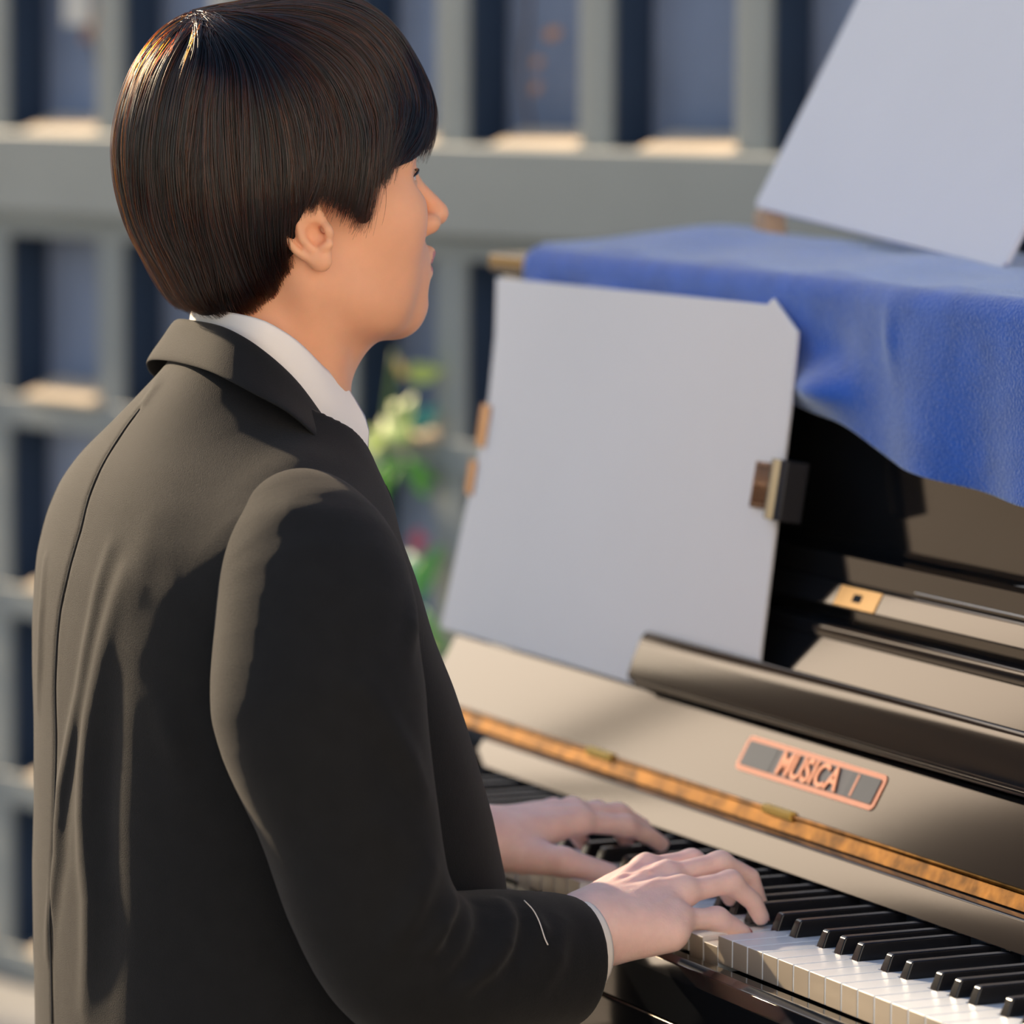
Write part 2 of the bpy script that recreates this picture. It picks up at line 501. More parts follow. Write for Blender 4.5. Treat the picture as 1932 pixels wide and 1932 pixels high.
blocker_box('blocker_slab', 5.2, 9.0, -0.03, 1.5, 3.9, 4.0, M['stone'])
for t, q in ((8.9, 0.05), (8.9, 1.42)): blocker_box('blocker_post', t - 0.05, t + 0.05, q - 0.05, q + 0.05, 0.0, 3.9, M['stone'])

# ------------------------------------------------------------------ pale facade behind the camera, added out of view to bounce sunlight
fac = empty('added_bounce_wall', (0, 0, 0)); tag(fac, kind='structure')
def fbox(name, lo, hi, m): return box(name, lo, hi, m, fac, 0.01)
fbox('added_facade', (-9.0, -7.6, 0.0), (6.0, -7.0, 6.5), M['added_facade'])
fbox('added_plinth', (-9.05, -7.0, 0.0), (6.05, -6.9, 0.5), M['stone'])
for i in range(7):
    fbox('added_pane', (-8.2 + i * 2.0, -6.995, 4.2), (-7.2 + i * 2.0, -6.985, 5.7), M['navy'])
    fbox('added_window_sill', (-8.3 + i * 2.0, -7.0, 4.08), (-7.1 + i * 2.0, -6.86, 4.18), M['stone'])

# ------------------------------------------------------------------ plants in the lattice
PU = 0.04
def lat(u, n, z): p = LATM @ Vector((u, n, z)); return np.array((p.x, p.y, p.z))
def leaf(name, c, L_, W_, ang, tilt, m, parent, bend=0.25):
    """leaf blade with midrib fold: base at c, pointing along ang in the wall plane"""
    a = math.radians(ang); d = np.array([math.cos(a), 0, math.sin(a)]); sdir = np.array([-math.sin(a), 0, math.cos(a)]); nn = np.array([0, 1.0, 0])
    V = []; F = []; nu = 9
    for i in range(nu):
        t = i / (nu - 1); w = W_ * (math.sin(math.pi * min(1, t * 0.96 + 0.03)) ** 0.75) * (1 - 0.25 * t)
        for j in (-1, -0.5, 0, 0.5, 1):
            q = d * (t * L_) + sdir * (j * w / 2) + nn * (abs(j) * w * 0.18 - bend * L_ * t * t + tilt * j * w)
            V.append(lat(c[0] + q[0] + PU, c[1] + q[1], c[2] + q[2]))
    for i in range(nu - 1):
        for j in range(4): F.append((i * 5 + j, i * 5 + j + 1, (i + 1) * 5 + j + 1, (i + 1) * 5 + j))
    o = mesh_obj(name, V, F, m); md = o.modifiers.new('t', 'SOLIDIFY'); md.thickness = 0.0012
    pset(o, parent); return o
def pxz(u, z): return (u, 0.035, z)
pl = empty('climbing_plant', lat(0.85, 0.035, -0.205)); tag(pl, 'broad green leaved climbing plant on the lattice behind the pianist', 'plant')
st = catmull([lat(0.80, 0.03, -0.2), lat(0.82, 0.035, 0.35), lat(0.85, 0.033, 0.55), lat(0.83, 0.035, 0.75), lat(0.86, 0.035, 0.93)], 6)
pset(tube('stem', st, 0.004, M['stem'], None, 7), pl)
for c, L_, W_, an, ti, m in [((0.845, 0.03, 0.895), 0.060, 0.036, 12, 0.2, 'leaf2'), ((0.850, 0.035, 0.900), 0.042, 0.030, 160, -0.2, 'leaf3'),
    ((0.860, 0.04, 0.800), 0.085, 0.060, 145, 0.2, 'leaf2'), ((0.850, 0.035, 0.805), 0.062, 0.050, 95, -0.1, 'leaf2'), ((0.862, 0.035, 0.815), 0.055, 0.040, 40, 0.1, 'leaf4'), ((0.80, 0.04, 0.80), 0.06, 0.05, 200, 0.0, 'leaf2'),
    ((0.845, 0.035, 0.765), 0.060, 0.045, -25, 0.1, 'leaf'), ((0.84, 0.04, 0.765), 0.085, 0.060, 215, 0.1, 'leaf5'), ((0.80, 0.04, 0.755), 0.075, 0.060, 250, 0.1, 'leaf5'), ((0.87, 0.03, 0.76), 0.05, 0.05, -80, 0.1, 'leaf'),
    ((0.875, 0.035, 0.560), 0.085, 0.055, 70, 0.0, 'leaf'), ((0.870, 0.035, 0.560), 0.075, 0.055, 120, 0.1, 'leaf4'), ((0.885, 0.035, 0.545), 0.08, 0.05, -60, 0.1, 'leaf'), ((0.86, 0.035, 0.46), 0.09, 0.06, 230, 0.1, 'leaf')]:
    leaf('leaf', c, L_, W_, an, ti, M[m], pl)
for k in range(5):
    leaf('petal', (0.868, 0.03, 0.645), 0.022, 0.018, 72 * k + 15, 0.1, M['petal'], pl, 0.1)
vine = empty('dry_vine', lat(1.05, 0.0, 1.3)); tag(vine, 'withered vine with a few tan leaves hanging in the upper lattice cells', 'plant')
pset(tube('stem', catmull([lat(1.075, -0.03, 1.60), lat(1.085, -0.03, 1.45), lat(1.07, -0.03, 1.36), lat(1.09, -0.03, 1.27)], 5), 0.0025, M['twig'], None, 6), vine)
for c, an in [((1.08, -0.03, 1.405), 20), ((1.075, -0.03, 1.37), 190), ((1.072, -0.03, 1.335), 200), ((1.17, -0.04, 1.39), 60), ((1.18, -0.05, 1.30), 100)]:
    leaf('leaf', c, 0.030, 0.020, an, 0.1, M['dry'], vine)
pset(tube('stem', catmull([lat(0.0, -0.03, 1.60), lat(-0.02, -0.03, 1.45), lat(0.02, -0.03, 1.38), lat(0.05, -0.03, 1.30)], 5), 0.0025, M['twig'], None, 6), vine)
for c, an in [((-0.02, -0.03, 1.43), 250), ((0.0, -0.03, 1.45), 210), ((0.04, -0.03, 1.385), 60), ((0.045, -0.03, 1.33), 50), ((-0.03, -0.03, 1.40), 160)]:
    leaf('leaf', c, 0.034, 0.024, an, 0.1, M['dry'], vine)
def lat_card(u0, u1, z0, z1, label):
    o = lbox('white_card', (u0, -0.03, z0), (u1, -0.024, z1), M['paper'], None, 0.001); tag(o, label, 'card', 'white cards at the top of the lattice'); return o
lat_card(-0.058, 0.012, 1.422, 1.52, 'small white card fixed in the lattice at the upper left, left of the two cards')
lat_card(0.335, 0.384, 1.425, 1.52, 'small white card in the lattice just above the hair of the man')

# ------------------------------------------------------------------ brown building added far to the left, only for its mirror image in the piano
bb = empty('added_reflected_wall', (0, 0, 0)); tag(bb, kind='structure')
def bbox(name, t0, t1, q0, q1, z0, z1, m):
    P = [sun_point(t0, q0), sun_point(t1, q0), sun_point(t1, q1), sun_point(t0, q1)]
    v = [(p.x, p.y, z0) for p in P] + [(p.x, p.y, z1) for p in P]
    o = mesh_obj(name, v, [(0, 3, 2, 1), (4, 5, 6, 7), (0, 1, 5, 4), (1, 2, 6, 5), (2, 3, 7, 6), (3, 0, 4, 7)], m, None, False)
    bm = bmesh.new(); bm.from_mesh(o.data); bmesh.ops.recalc_face_normals(bm, faces=bm.faces); bm.to_mesh(o.data); bm.free()
    pset(o, bb)
bbox('added_facade', 20, 28, -16, -2.5, 0, 11.5, M['brown'])
for k in range(5):
    for j in range(4):
        bbox('added_pane', 19.97, 20.0, -5.0 - k * 2.3, -3.6 - k * 2.3, 1.2 + j * 2.6, 2.8 + j * 2.6, M['navy'])
# ------------------------------------------------------------------ upright piano
KT = 0.73                         # top of the white keys
YB, YT = 0.96, -0.72              # bass and treble ends of the case
piano = empty('upright_piano', (0.25, 0.1, 0.0))
tag(piano, 'glossy black upright piano with open fallboard, brass hinge and copper nameplate', 'piano')
BK = M['black']
KB, KE = 0.705, -0.517            # keyboard ends
# key bed, key slip, cheeks, legs, lower case
box('key_bed', (-0.035, YT + 0.03, 0.60), (0.24, YB - 0.03, 0.665), BK, piano, 0.004)
prism_y('key_slip', [(-0.034, 0.665), (-0.004, 0.665), (-0.004, 0.7075), (-0.009, 0.7105), (-0.020, 0.711), (-0.028, 0.708), (-0.034, 0.698)], YT + 0.09, YB - 0.09, BK, piano, 0.001)
for y0, y1 in ((KB + 0.004, KB + 0.06), (KE - 0.06, KE - 0.004)):
    prism_y('key_block', [(-0.03, 0.665), (0.20, 0.665), (0.20, 0.755), (0.14, 0.755), (0.0, 0.74), (-0.03, 0.725)], y0, y1, BK, piano, 0.004)
for y0, y1 in ((YB - 0.055, YB), (YT, YT + 0.055)):
    prism_y('side_arm', [(-0.05, 0.60), (0.2795, 0.60), (0.2795, 0.84), (0.268, 0.81), (0.245, 0.795), (0.14, 0.782), (0.0, 0.775), (-0.045, 0.76)], y0, y1, BK, piano, 0.006)
    box('side_panel', (0.28, y0, 0.0), (0.63, y1, 1.175), BK, piano, 0.004)
    prism_y('front_leg', [(-0.02, 0.0), (0.05, 0.0), (0.06, 0.60), (-0.03, 0.60)], y0, y1, BK, piano, 0.005)
    box('toe_block', (-0.04, y0 - 0.004, 0.0), (0.25, y1 + 0.004, 0.05), BK, piano, 0.004)
box('lower_panel', (0.22, YT + 0.05, 0.06), (0.245, YB - 0.05, 0.60), BK, piano, 0.003)
box('back_frame', (0.59, YT + 0.05, 0.0), (0.625, YB - 0.05, 1.175), BK, piano, 0.003)
box('key_frame', (0.0, KE - 0.002, 0.665), (0.22, KB + 0.002, 0.699), M['felt'], piano, 0.0)
# white keys: C edge of the pressed key at y = 0, treble towards -y
OCT = 0.1645; WP = OCT / 7
bofs = {1: 0.0212, 3: 0.0493, 6: 0.0915, 8: 0.1175, 10: 0.1435}
BW = 0.0108
blacks = []
for o in range(-5, 4):
    for s, b in bofs.items():
        y = -(o * OCT + b)
        if KE < y < KB and y > KE + 0.024 and y < KB - 0.012: blacks.append(y)
n0 = -int(round(KB / WP)); n1 = int(round(-KE / WP))
pressed = {0: 2.3, -1: 1.5, -3: 1.3, -9: 2.0, -14: 2.0}
for i in range(n0, n1):
    ya, yb = -i * WP - 0.0006, -(i + 1) * WP + 0.0006       # ya > yb
    lo_, hi_ = yb, ya
    for y in blacks:
        if y - BW / 2 < ya < y + BW / 2 + 0.003: hi_ = y - BW / 2 - 0.0012
        if y - BW / 2 - 0.003 < yb < y + BW / 2: lo_ = y + BW / 2 + 0.0012
    out = [(0, yb), (0.049, yb), (0.049, lo_), (0.175, lo_), (0.175, hi_), (0.049, hi_), (0.049, ya), (0, ya)]
    out = [p for k, p in enumerate(out) if k == 0 or (abs(p[0] - out[k - 1][0]) + abs(p[1] - out[k - 1][1])) > 1e-6]
    ztop, zbot = KT, KT - 0.021
    n = len(out)
    v = [(x, y, ztop) for x, y in out] + [(x, y, zbot) for x, y in out]
    f = [tuple(range(n)), tuple(range(2 * n - 1, n - 1, -1))] + [(k, k + n, (k + 1) % n + n, (k + 1) % n) for k in range(n)]
    o = mesh_obj('white_key', v, f, M['ivory'], None, smooth=False)
    o.data.materials.append(M['keywood'])
    for p in o.data.polygons:
        if p.normal.x < -0.9: p.material_index = 1
    bevel(o, 0.0009, 2, 40); smooth_mod(o)
    if i in pressed:
        o.data.transform(Matrix.Translation((0.22, 0, KT)) @ Matrix.Rotation(math.radians(-pressed[i]), 4, 'Y') @ Matrix.Translation((-0.22, 0, -KT)))
    pset(o, piano)
bk_me = None
for y in blacks:
    if bk_me is None:
        prof = [(0.0490, -0.003), (0.175, -0.003), (0.175, 0.0118), (0.0565, 0.0124), (0.0545, 0.0116), (0.0500, 0.0010)]
        n = len(prof); wb, wt = BW / 2, 0.0043
        v = []
        for s in (-1, 1):
            for x, z in prof: v.append((x, s * (wb + (wt - wb) * max(0, min(1, z / 0.012))), z))
        f = [tuple(range(n)), tuple(range(2 * n - 1, n - 1, -1))] + [(k, (k + 1) % n, (k + 1) % n + n, k + n) for k in range(n)]
        o = mesh_obj('black_key', v, f, M['ebony'], None, smooth=False)
        bm = bmesh.new(); bm.from_mesh(o.data); bmesh.ops.recalc_face_normals(bm, faces=bm.faces); bm.to_mesh(o.data); bm.free()
        bevel(o, 0.0013, 3, 30); smooth_mod(o); bk_me = o
    else:
        o = bk_me.copy(); COL.objects.link(o)
    o.location = (0, y, KT)
    pset(o, piano)
# name strip above the keys, felt line, hinge, fallboard
prism_y('key_strip', [(0.1355, 0.743), (0.160, 0.743), (0.160, 0.765), (0.1495, 0.765), (0.1480, 0.7635)], KE - 0.002, KB + 0.008, BK, piano, 0.0012)
box('felt_strip', (0.146, KE, 0.728), (0.17, KB, 0.743), M['felt'], piano, 0.0)
box('gap_rail', (0.152, YT + 0.06, 0.700), (0.21, YB - 0.06, 0.7625), M['felt'], piano, 0.0)
HX, HZ = 0.166, 0.7640
hinge = prism_y('hinge', [(HX, HZ), (HX + 0.007, HZ + 0.0135), (HX + 0.0095, HZ + 0.0125), (HX + 0.004, HZ - 0.002)], YT + 0.062, 0.872, M['brass'], piano, 0.0006)
pin = tube('hinge_pin', [(HX + 0.0062, YT + 0.064, HZ + 0.0128), (HX + 0.0062, 0.87, HZ + 0.0128)], 0.0021, M['brass'], None, 10); pset(pin, hinge)
for y in (0.52, 0.195):
    kn = box('hinge_lug', (HX + 0.0025, y - 0.024, HZ + 0.0095), (HX + 0.0095, y + 0.024, HZ + 0.0165), M['lug'], None, 0.0012); pset(kn, hinge)
F0 = Vector((0.1735, 0, 0.7765)); F1 = Vector((0.207, 0, 0.835))
fd = (F1 - F0).normalized(); fnrm = Vector((-fd.z, 0, fd.x))
fb = prism_y('fallboard', [(F0.x, F0.z), (F1.x, F1.z), (F1.x - fnrm.x * 0.018, F1.z - fnrm.z * 0.018), (F0.x - fnrm.x * 0.018, F0.z - fnrm.z * 0.018)], YT + 0.062, 0.90, BK, piano, 0.0015)
# rounded lip (folded music rest)
LY0, LY1 = -0.36, 0.515
lip = prism_y('music_rest_lip', [(0.198, 0.840), (0.1945, 0.846), (0.1985, 0.857), (0.2045, 0.871), (0.2085, 0.8795), (0.213, 0.8840), (0.2175, 0.8835), (0.2205, 0.880), (0.2205, 0.843)], LY0, LY1, BK, piano, 0.0014, 3)
prism_y('lip_bead', [(0.1945, 0.8395), (0.1950, 0.8440), (0.2005, 0.8450), (0.203, 0.8395)], LY0 + 0.01, LY1 - 0.012, BK, piano, 0.0012)
# nameplate
def on_fall(y, t, off): 
    p = F0 + fd * t + fnrm * off; return Vector((p.x, y, p.z))
def rrect(y0, y1, t0, t1, r, off, n=5):
    out = []
    for cy, ct, a0 in ((y0 + r, t0 + r, 180), (y1 - r, t0 + r, 270), (y1 - r, t1 - r, 0), (y0 + r, t1 - r, 90)):
        for k in range(n + 1):
            a = math.radians(a0 + 90 * k / n); out.append(on_fall(cy + r * math.cos(a), ct + r * math.sin(a), off))
    return out
NY0, NY1, NT0, NT1 = 0.067, 0.296, 0.0235, 0.0545
npl = poly_plate('nameplate', rrect(NY0, NY1, NT0, NT1, 0.006, 0.0010), 0.0014, fnrm, M['copper'], piano)
for y0, y1 in ((NY0 + 0.006, NY0 + 0.050), (NY1 - 0.056, NY1 - 0.006)):
    q = poly_plate('plate_inset', rrect(y0, y1, NT0 + 0.0045, NT1 - 0.0045, 0.002, 0.0018), 0.0012, fnrm, M['plate']); pset(q, npl)
q = poly_plate('plate_inset', rrect(NY0 + 0.050, NY1 - 0.056, NT0 + 0.0045, NT1 - 0.0045, 0.001, 0.0015), 0.0012, fnrm, M['plate2']); pset(q, npl)
fc = bpy.data.curves.new('lettering', 'FONT'); fc.body = 'MUSICA'; fc.size = 0.030; fc.extrude = 0.0006; fc.align_x = 'CENTER'; fc.align_y = 'CENTER'
fc.offset = 0.0006
fo = bpy.data.objects.new('lettering_source', fc); COL.objects.link(fo)
tm = bpy.data.meshes.new_from_object(fo.evaluated_get(bpy.context.evaluated_depsgraph_get()))
bpy.data.objects.remove(fo); tm.name = 'lettering'
tc_ = on_fall((0.237 + 0.123) / 2, (NT0 + NT1) / 2 - 0.001, 0.0024)
TM = Matrix(((0, fd.x * 0.95, fnrm.x, tc_.x), (-0.93, 0, 0, tc_.y), (0, fd.z * 0.95, fnrm.z, tc_.z), (0, 0, 0, 1)))
tm.transform(TM); tm.materials.clear(); tm.materials.append(M['letter'])
lo_ = bpy.data.objects.new('lettering', tm); COL.objects.link(lo_); pset(lo_, npl)
tag(lo_, 'copper lettering reading MUSICA')
q = poly_plate('plate_line', rrect(NY0 + 0.038, NY0 + 0.041, NT0 + 0.006, NT1 - 0.006, 0.0005, 0.0021), 0.001, fnrm, M['copper']); pset(q, npl)
# front panel above the lip, shelf rail with lock, upper panel, lid
prism_y('middle_panel', [(0.2225, 0.860), (0.268, 0.860), (0.268, 0.922), (0.260, 0.922), (0.2565, 0.9195)], YT + 0.062, YB - 0.058, BK, piano, 0.002)
prism_y('panel_bead', [(0.2485, 0.907), (0.2565, 0.907), (0.2585, 0.9205), (0.2525, 0.9205), (0.2490, 0.915)], YT + 0.064, YB - 0.06, BK, piano, 0.0022, 3)
box('recess_back', (0.268, YT + 0.056, 0.91), (0.29, YB - 0.056, 0.975), BK, piano, 0.0)
rail = prism_y('shelf_rail', [(0.2530, 0.9345), (0.300, 0.9345), (0.300, 0.954), (0.2645, 0.954), (0.2625, 0.9525), (0.2535, 0.9365)], YT + 0.062, YB - 0.058, BK, piano, 0.0018, 3)
lock = poly_plate('lock_plate', [(0.2535, 0.254, 0.9365), (0.2535, 0.187, 0.9365), (0.2625, 0.187, 0.9525), (0.2625, 0.254, 0.9525)], 0.0016, (-0.872, 0, 0.49), M['lockbrass'], None, 0.0006)
lock.location = (-0.0012, 0, 0); pset(lock, rail)
kh = poly_plate('keyhole', [(0.2563, 0.2275, 0.9415), (0.2563, 0.2135, 0.9415), (0.2597, 0.2135, 0.9475), (0.2597, 0.2275, 0.9475)], 0.001, (-0.872, 0, 0.49), M['felt'])
kh.location = (-0.0014, 0, 0); pset(kh, rail)
box('upper_panel', (0.300, YT + 0.056, 0.966), (0.32, YB - 0.056, 1.174), BK, piano, 0.002)
prism_y('panel_foot', [(0.292, 0.954), (0.318, 0.954), (0.318, 0.972), (0.3005, 0.972), (0.296, 0.963)], YT + 0.06, YB - 0.058, BK, piano, 0.001)
box('lid', (0.278, YT - 0.006, 1.176), (0.645, YB + 0.025, 1.195), BK, piano, 0.004, 3)
# ------------------------------------------------------------------ white board on the music rest, clips
BN = Vector((-0.987, 0, 0.159)); BU = Vector((0.159, 0, 0.987)); BP = Vector((0.2115, 0, 0.842))
def on_board(y, s, off=0.0):
    p = BP + BU * s + BN * off; return Vector((p.x, y, p.z))
ledge = [(0.945, -0.006), (0.9415, 0.02), (0.930, 0.10), (0.918, 0.17), (0.915, 0.22), (0.922, 0.28), (0.938, 0.335)]
bpts = [on_board(0.938, -0.0075)] + [on_board(0.312, -0.0075)] + [on_board(0.318, 0.06), on_board(0.324, 0.16), on_board(0.330, 0.26), on_board(0.337, 0.319), on_board(0.388, 0.345), on_board(0.396, 0.339)] + [on_board(y, s) for y, s in ledge[::-1]]
wb = poly_plate('white_board', bpts, 0.0035, BN, M['board'], None, 0.0012)
tag(wb, 'large white board standing on the music rest of the piano below the blue cloth', 'board')
def flat_clip(y, s, w, h, label, group=None):
    r = empty('bulldog_clip', on_board(y, s)); tag(r, label, 'clip', group)
    a = poly_plate('front_jaw', [on_board(y - w / 2 + 0.001, s - h / 2, 0.0016), on_board(y + w / 2, s - h / 2, 0.0016), on_board(y + w / 2, s + h / 2, 0.0016), on_board(y - w / 2, s + h / 2 - 0.002, 0.0016)][::-1], 0.0015, BN, M['clip_brown'], r, 0.0004)
    b = poly_plate('rear_jaw', [on_board(y - w / 2, s - h / 2, -0.0037), on_board(y + w / 2, s - h / 2, -0.0037), on_board(y + w / 2, s + h / 2, -0.0037), on_board(y - w / 2, s + h / 2, -0.0037)][::-1], 0.0012, BN, M['clip_brown'], r, 0.0004)
    c = tube('spring', [on_board(y + w / 2 + 0.001, s - h / 2 + 0.002, -0.001), on_board(y + w / 2 + 0.001, s + h / 2 - 0.002, -0.001)], 0.0030, M['clip_brown'], r, 8)
flat_clip(0.913, 0.193, 0.020, 0.042, 'upper of two bronze clips on the left edge of the white board', 'clips on the left edge of the board')
flat_clip(0.923, 0.142, 0.016, 0.034, 'lower of two bronze clips on the left edge of the white board', 'clips on the left edge of the board')
# binder clip at the right edge: bronze lever grid on the sheet, black body beyond the edge
bc = empty('binder_clip', on_board(0.34, 0.186)); tag(bc, 'black binder clip with bronze lever on the right edge of the white board', 'clip')
for dy in (0.366, 0.357, 0.348):
    tube('lever_bar', [on_board(dy, 0.167, 0.002), on_board(dy - 0.001, 0.206, 0.002)], 0.0022, M['clip_brown'], bc, 8)
for s in (0.169, 0.187, 0.204):
    tube('lever_bar', [on_board(0.368, s, 0.0015), on_board(0.338, s + 0.001, 0.0015)], 0.0018, M['clip_brown'], bc, 8)
bm_ = bmesh.new()
prof = [(0.339, 0.0045), (0.324, 0.0105), (0.309, 0.012), (0.304, 0.008), (0.304, -0.012), (0.309, -0.016), (0.324, -0.0145), (0.339, -0.0085), (0.339, -0.0065), (0.325, -0.0125), (0.3075, -0.0125), (0.3065, 0.0085), (0.325, 0.0085), (0.339, 0.0030)]
vv = [[bm_.verts.new(on_board(y, s, o)) for y, o in prof] for s in (0.160, 0.211)]
n = len(prof)
for k in range(n): bm_.faces.new((vv[0][k], vv[0][(k + 1) % n], vv[1][(k + 1) % n], vv[1][k]))
bm_.faces.new(vv[0][::-1]); bm_.faces.new(vv[1]); bmesh.ops.recalc_face_normals(bm_, faces=bm_.faces)
me = bpy.data.meshes.new('clip_body'); bm_.to_mesh(me); bm_.free(); me.materials.append(M['clip_black'])
o = bpy.data.objects.new('clip_body', me); COL.objects.link(o); bevel(o, 0.0006, 2); smooth_mod(o); pset(o, bc)

# ------------------------------------------------------------------ blue cloth over the lid
def smooth_interp(x, xp, fp):
    xs = np.linspace(min(xp), max(xp), 400); ys = np.interp(xs, xp, fp)
    k = np.ones(25) / 25; ys = np.convolve(np.pad(ys, 12, mode='edge'), k, 'valid')
    return np.interp(x, xs, ys)
def build_towel():
    ny, nv = 260, 150
    Y = np.linspace(-0.62, 0.892, ny)
    hem = smooth_interp(Y, [-0.62, -0.3, -0.013, 0.092, 0.175, 0.227, 0.263, 0.335, 0.375, 0.45, 0.60, 0.892], [1.04, 1.04, 1.047, 1.055, 1.062, 1.074, 1.089, 1.085, 1.10, 1.12, 1.145, 1.165])
    front = smooth_interp(Y, [-0.62, -0.2, 0.12, 0.19, 0.235, 0.3, 0.5, 0.892], [0.250, 0.250, 0.252, 0.256, 0.269, 0.2715, 0.2715, 0.2715])
    V = np.zeros((ny, nv, 3)); rs = np.random.RandomState(3)
    ph = rs.rand(12) * 6.28
    for i, y in enumerate(Y):
        xf = front[i]; r = 0.016; zt = 1.2005
        Lt = 0.630 - (xf + r); La = r * math.pi / 2; Ld = (zt - r) - hem[i]
        s = np.concatenate([np.linspace(0, Lt, 55, endpoint=False), Lt + np.linspace(0, La, 20, endpoint=False), Lt + La + np.linspace(0, Ld, 75)])
        a = np.clip((s - Lt) / r, 0, math.pi / 2)
        x = np.where(s < Lt, 0.630 - s, xf + r - r * np.sin(a)); z = np.where(s < Lt, zt, zt - r + r * np.cos(a))
        dn = np.clip(s - Lt - La, 0, None); z = z - dn
        fr = dn / max(Ld, 1e-6)
        # hanging part: soft vertical folds, growing to the hem; rolled fold near y=0.18
        amp = 0.0045 * fr
        x = x - amp * (np.sin(y * 42 + ph[0]) + 0.6 * np.sin(y * 23 + ph[1]) ) * (dn > 0)
        roll = np.exp(-((y - 0.298) / 0.050) ** 2) * np.exp(-((z - 1.110) / 0.018) ** 2)
        x = x - 0.027 * roll
        dent = np.exp(-((y - 0.285) / 0.036) ** 2) * np.exp(-((z - 1.148) / 0.018) ** 2)
        x = x + 0.004 * dent * (dn > 0)
        rid = np.exp(-((y - 0.170 - 0.12 * (z - 1.15)) / 0.013) ** 2) * np.exp(-((z - 1.162) / 0.022) ** 2)
        x = x - 0.0045 * rid
        # top: slight puckers and thickness
        top = (s < Lt)
        z = z + np.where(top, 0.0035 * np.sin(y * 15 + ph[2]) * np.exp(-((s - Lt * 0.55) / 0.12) ** 2) + 0.0022 * np.sin(y * 31 + s * 22 + ph[3]) + 0.004 * np.exp(-((s - 0.20) / 0.10) ** 2) + 0.004 + 0.011 * np.exp(-((s - 0.17) / 0.11) ** 2) * np.clip((y - 0.42) / 0.2, 0, 1), 0.004 * np.clip(1 - a / (math.pi / 2), 0, 1))
        V[i, :, 0] = x; V[i, :, 1] = y; V[i, :, 2] = z
    F = []
    idx = np.arange(ny * nv).reshape(ny, nv)
    F = np.stack([idx[:-1, :-1], idx[1:, :-1], idx[1:, 1:], idx[:-1, 1:]], -1).reshape(-1, 4)
    o = np_mesh('blue_cloth', V.reshape(-1, 3), F, M['towel'])
    m = o.modifiers.new('thick', 'SOLIDIFY'); m.thickness = 0.006; m.offset = -1
    return o
tw = build_towel()
tag(tw, 'blue terry cloth draped over the piano lid and hanging down its front', 'cloth')

# ------------------------------------------------------------------ tilted white board on top, with the wooden block under its corner
B0 = Vector((0.470, 0.800, 1.2430)); B1 = Vector((0.460, 0.332, 1.2068))
bx = (B1 - B0).normalized(); up0 = Vector((0.100, -0.021, 0.196)); by = (up0 - bx * up0.dot(bx)).normalized(); bnm = bx.cross(by).normalized()
if bnm.x > 0: bnm = -bnm
H2 = 0.40; w2 = (B1 - B0).length
def on_b2(s, t): return B0 + bx * s + by * t
b2 = poly_plate('tilted_board', [on_b2(0.006, 0), on_b2(w2 - 0.006, 0), on_b2(w2, 0.006), on_b2(w2, H2), on_b2(0, H2), on_b2(0, 0.006)], 0.005, bnm, M['board'], None, 0.0012)
tag(b2, 'white board leaning back on the blue cloth on top of the piano', 'board')

wbk = empty('wooden_block', (B0.x + 0.012, B0.y - 0.012, 1.212)); tag(wbk, 'small tan wooden wedge under the raised corner of the tilted board', 'block')
V = []
for z, k in ((1.2045, 1.0), (B0.z - 0.001, 0.86)):
    for dx, dy in ((-0.004, -0.020), (0.022, -0.020), (0.022, 0.006), (-0.004, 0.006)): V.append((B0.x + 0.002 + dx * k, B0.y - 0.008 + dy * k, z - (0.0025 if k < 1 else 0)))
o = mesh_obj('wedge_body', V, [(0, 3, 2, 1), (4, 5, 6, 7), (0, 1, 5, 4), (1, 2, 6, 5), (2, 3, 7, 6), (3, 0, 4, 7)], M['card'], None, False); bevel(o, 0.002); smooth_mod(o); pset(o, wbk)
# prop behind the tilted board
pr0 = on_b2(w2 * 0.5, H2 * 0.62) - bnm * 0.006
pset(tube('rear_prop', [tuple(pr0), (pr0.x + 0.02, pr0.y, 1.35), (0.615, pr0.y, 1.2075)], 0.006, M['clip_black'], None, 8), b2)
# loose sheet lying on the shelf
def sheet(name, P, m, parent=None):
    return mesh_obj(name, P, [(0, 1, 2, 3)], m)
V = []; F = []; n = 14
for i in range(n):
    t = i / (n - 1); y = 0.145 - 0.34 * t
    w = 0.010 + 0.050 * min(1, t * 2.2) ** 0.8
    for j in range(5):
        s_ = j / 4; V.append((0.2665 + (0.302 - 0.2665) * 0 + 0.0325 * s_, y, 0.9565 + 0.0012 + (w * 0.62) * s_ * s_ * 0.55 + 0.0))
for i in range(n - 1):
    for j in range(4): F.append((i * 5 + j, i * 5 + j + 1, (i + 1) * 5 + j + 1, (i + 1) * 5 + j))
o = mesh_obj('paper_sheet', V, F, M['paper']); md = o.modifiers.new('t', 'SOLIDIFY'); md.thickness = 0.0008; md.offset = 1
tag(o, 'curled pale sheet of paper lying on the piano shelf under the blue cloth', 'paper')
# ------------------------------------------------------------------ the pianist
M['skin'] = mat('skin', lin(242, 178, 140), 0.45, spec=0.4, sss=0.35, sss_r=(0.010, 0.0040, 0.0020), var=0.05, vscale=30, bump=0.05, bscale=700)
M['lips'] = mat('lips', lin(205, 120, 112), 0.38, sss=0.3, sss_r=(0.008, 0.003, 0.002))
M['eye'] = mat('eye_white', lin(225, 220, 215), 0.12)
M['iris'] = mat('iris', lin(40, 26, 20), 0.1)
M['suit'] = mat('black_wool', (0.0102, 0.0105, 0.0114), 0.82, spec=0.18, bump=0.35, bscale=1400, var=0.10, vscale=60, sheen=0.12, sheen_tint=(0.9, 0.85, 0.8))
M['shirt'] = mat('white_cotton', lin(246, 238, 230), 0.75, bump=0.1, bscale=1500)
M['trouser'] = mat('black_trousers', (0.018, 0.018, 0.019), 0.8)
